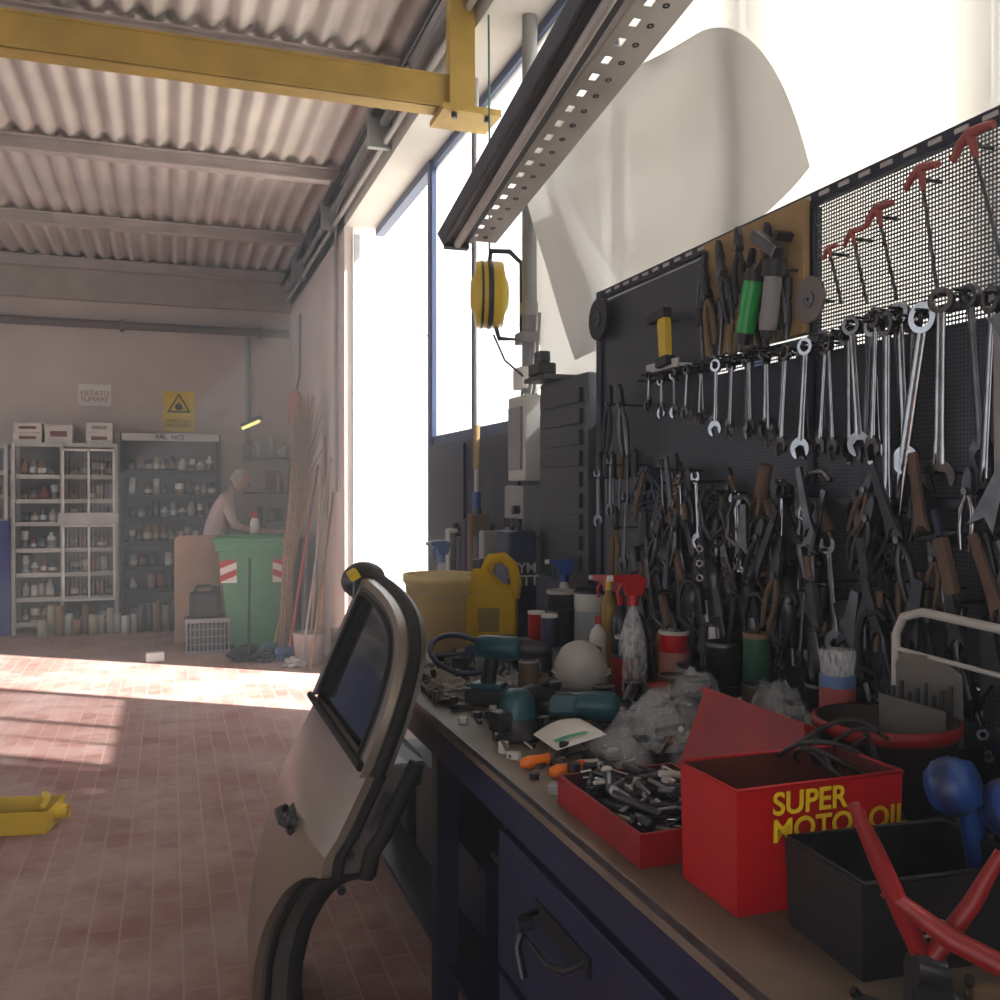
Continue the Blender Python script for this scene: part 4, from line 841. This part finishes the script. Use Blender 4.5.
# ------------------------------------------------------------- man
def man():
    skin=M('skin','#c99a82',.5,0,.06); shirt=M('faded_pink_shirt','#c9b3ad',.8,0,.08); trs=M('work_trousers','#39404f',.8); shoe=M('shoe_leather','#2a2420',.6); hair=M('grey_hair','#9a958f',.9,0,.2,60)
    J={'pel':(.42,10.5,.96,.15),'sp':(.455,10.5,1.14,.14),'ch':(.54,10.49,1.35,.155),'nk':(.62,10.475,1.49,.065),'hd':(.66,10.47,1.56,.055),
       'sl':(.56,10.30,1.42,.075),'sr':(.56,10.66,1.42,.075),'el':(.63,10.23,1.16,.05),'er':(.64,10.72,1.16,.05),'wl':(.86,10.33,1.075,.032),'wr':(.86,10.62,1.075,.032),
       'hl':(.42,10.40,.90,.10),'hr':(.42,10.60,.90,.10),'kl':(.46,10.38,.50,.065),'kr':(.43,10.62,.50,.065),'al':(.42,10.37,.10,.042),'ar':(.38,10.63,.10,.042),'tl':(.55,10.35,.05,.038),'tr':(.51,10.65,.05,.038)}
    E=[('pel','sp'),('sp','ch'),('ch','nk'),('nk','hd'),('ch','sl'),('ch','sr'),('sl','el'),('sr','er'),('el','wl'),('er','wr'),('pel','hl'),('pel','hr'),('hl','kl'),('hr','kr'),('kl','al'),('kr','ar'),('al','tl'),('ar','tr')]
    ks=list(J); me=bpy.data.meshes.new('sk'); me.from_pydata([J[k][:3] for k in ks],[(ks.index(a),ks.index(b_)) for a,b_ in E],[])
    ob=bpy.data.objects.new('sk',me); scene.collection.objects.link(ob)
    sm=ob.modifiers.new('s','SKIN')
    sv=me.skin_vertices[0].data
    for i,k in enumerate(ks): sv[i].radius=(J[k][3],J[k][3]); sv[i].use_root=(k=='pel')
    sb=ob.modifiers.new('sub','SUBSURF'); sb.levels=2; sb.render_levels=2
    dg=bpy.context.evaluated_depsgraph_get(); ev=ob.evaluated_get(dg); m2=ev.to_mesh()
    vs=[v.co.copy() for v in m2.vertices]; fs=[list(p.vertices) for p in m2.polygons]
    ev.to_mesh_clear(); bpy.data.objects.remove(ob)
    g=B(); grp={}
    for f in fs:
        c_=sum((vs[i] for i in f),Vector())/len(f)
        if c_.z<.09: k=shoe
        elif c_.z<1.0 and c_.x<.65: k=trs
        elif c_.z>1.50 and c_.x>.58: k=skin
        elif c_.x>.69 : k=skin
        else: k=shirt
        grp.setdefault(k.name,(k,[]))[1].append(f)
    base=len(g.v); g.v+=vs
    for k,fl in grp.values():
        mi=g.mi(k)
        for f in fl: g.f.append([i+base for i in f]); g.m.append(mi); g.s.append(True)
    H=TR((.715,10.465,1.635),(0,28,0))
    bm=bmesh.new(); bmesh.ops.create_uvsphere(bm,u_segments=24,v_segments=18,radius=1)
    for v in bm.verts:
        x,y,z=v.co; 
        xx=x*.098; yy=y*.076; zz=z*.118
        if z<0: xx=xx*(1-.12*-z)+.012*-z; yy*=1-.28*-z
        if x>.7 and abs(y)<.25 and -.35<z<.15: xx+=.018*(1-abs(y)/.25)
        if x>.6 and .05<z<.25 and .2<abs(y)<.6: xx-=.007
        v.co=Vector((xx,yy,zz))
    g.addbm(bm,skin,True,H)
    for s_ in (-1,1):
        g.ball((-.005,s_*.078,-.005),(.016,.008,.03),skin,rot=(0,0,s_*15),T=H,seg=10); g.ball((.085,s_*.03,.018),(.009,.012,.009),wht,T=H,seg=8); g.ball((.093,s_*.03,.018),(.003,.005,.005),blk,T=H,seg=8); g.box((.092,s_*.03,.037),(.008,.03,.006),hair,T=H)
    g.ball((.112,0,-.022),(.012,.012,.014),skin,T=H,seg=10); g.box((.09,0,-.06),(.008,.045,.007),M('lips','#8f5a50',.5),T=H,bev=.003)
    bm=bmesh.new(); bmesh.ops.create_uvsphere(bm,u_segments=20,v_segments=14,radius=1)
    bmesh.ops.delete(bm,geom=[v for v in bm.verts if v.co.x>.25 or v.co.z<-.45 or v.co.z>.80],context='VERTS')
    for v in bm.verts: v.co=Vector((v.co.x*.104-.003,v.co.y*.082,v.co.z*.122))
    g.addbm(bm,hair,True,H)
    for wy,s_ in ((10.33,1),(10.62,-1)):
        W=TR((.87,wy,1.072),(0,14,s_*18)); g.ball((.04,0,-.005),(.05,.038,.016),skin,T=W,seg=12)
        for k,l in enumerate((.06,.072,.068,.052)):
            y=-.028+.0185*k
            g.tube([(.075,y,-.004),(.075+l*.4,y,-.008),(.075+l*.75,y,-.022),(.075+l*.95,y,-.034)],[.0095,.009,.008,.0065],skin,8,T=W)
        g.tube([(.02,s_*.03,-.005),(.05,s_*.055,-.012),(.075,s_*.06,-.02)],[.012,.010,.008],skin,8,T=W)
    g.finish('man')
man()
# ------------------------------------------------------------- light
az=Vector((-.815,.58)).normalized(); el=R(38)
d=Vector((az.x*math.cos(el),az.y*math.cos(el),-math.sin(el)))
sun=bpy.data.lights.new('sun','SUN'); sun.energy=38; sun.angle=R(1.2); sun.color=(1,.95,.9)
so=bpy.data.objects.new('sun',sun); so.rotation_euler=d.to_track_quat('-Z','Y').to_euler(); so.location=(6,-2,6); scene.collection.objects.link(so)
wd=bpy.data.worlds.new('sky'); scene.world=wd; wd.use_nodes=True
bg=wd.node_tree.nodes['Background']; bg.inputs[0].default_value=(.92,.96,1,1); bg.inputs[1].default_value=3.0
hz=bpy.data.materials.new('dusty_air'); hz.use_nodes=True; nt=hz.node_tree; nt.nodes.remove(nt.nodes['Principled BSDF'])
vs_=nt.nodes.new('ShaderNodeVolumeScatter'); vs_.inputs['Density'].default_value=.045; vs_.inputs['Anisotropy'].default_value=.55; nt.links.new(vs_.outputs[0],nt.nodes['Material Output'].inputs['Volume'])
B().bx(-5.99,1.59,-2.99,11.49,.001,4.05,hz).finish('dusty_air')
# ------------------------------------------------------------- camera
cam=bpy.data.cameras.new('cam'); cam.lens=34.2; cam.sensor_width=36; cam.clip_start=.05
co=bpy.data.objects.new('camera',cam); co.location=(0,0,1.5); co.rotation_euler=(R(90-.48),0,R(-19.16)); scene.collection.objects.link(co); scene.camera=co
scene.view_settings.view_transform='Standard'; scene.view_settings.exposure=-0.2
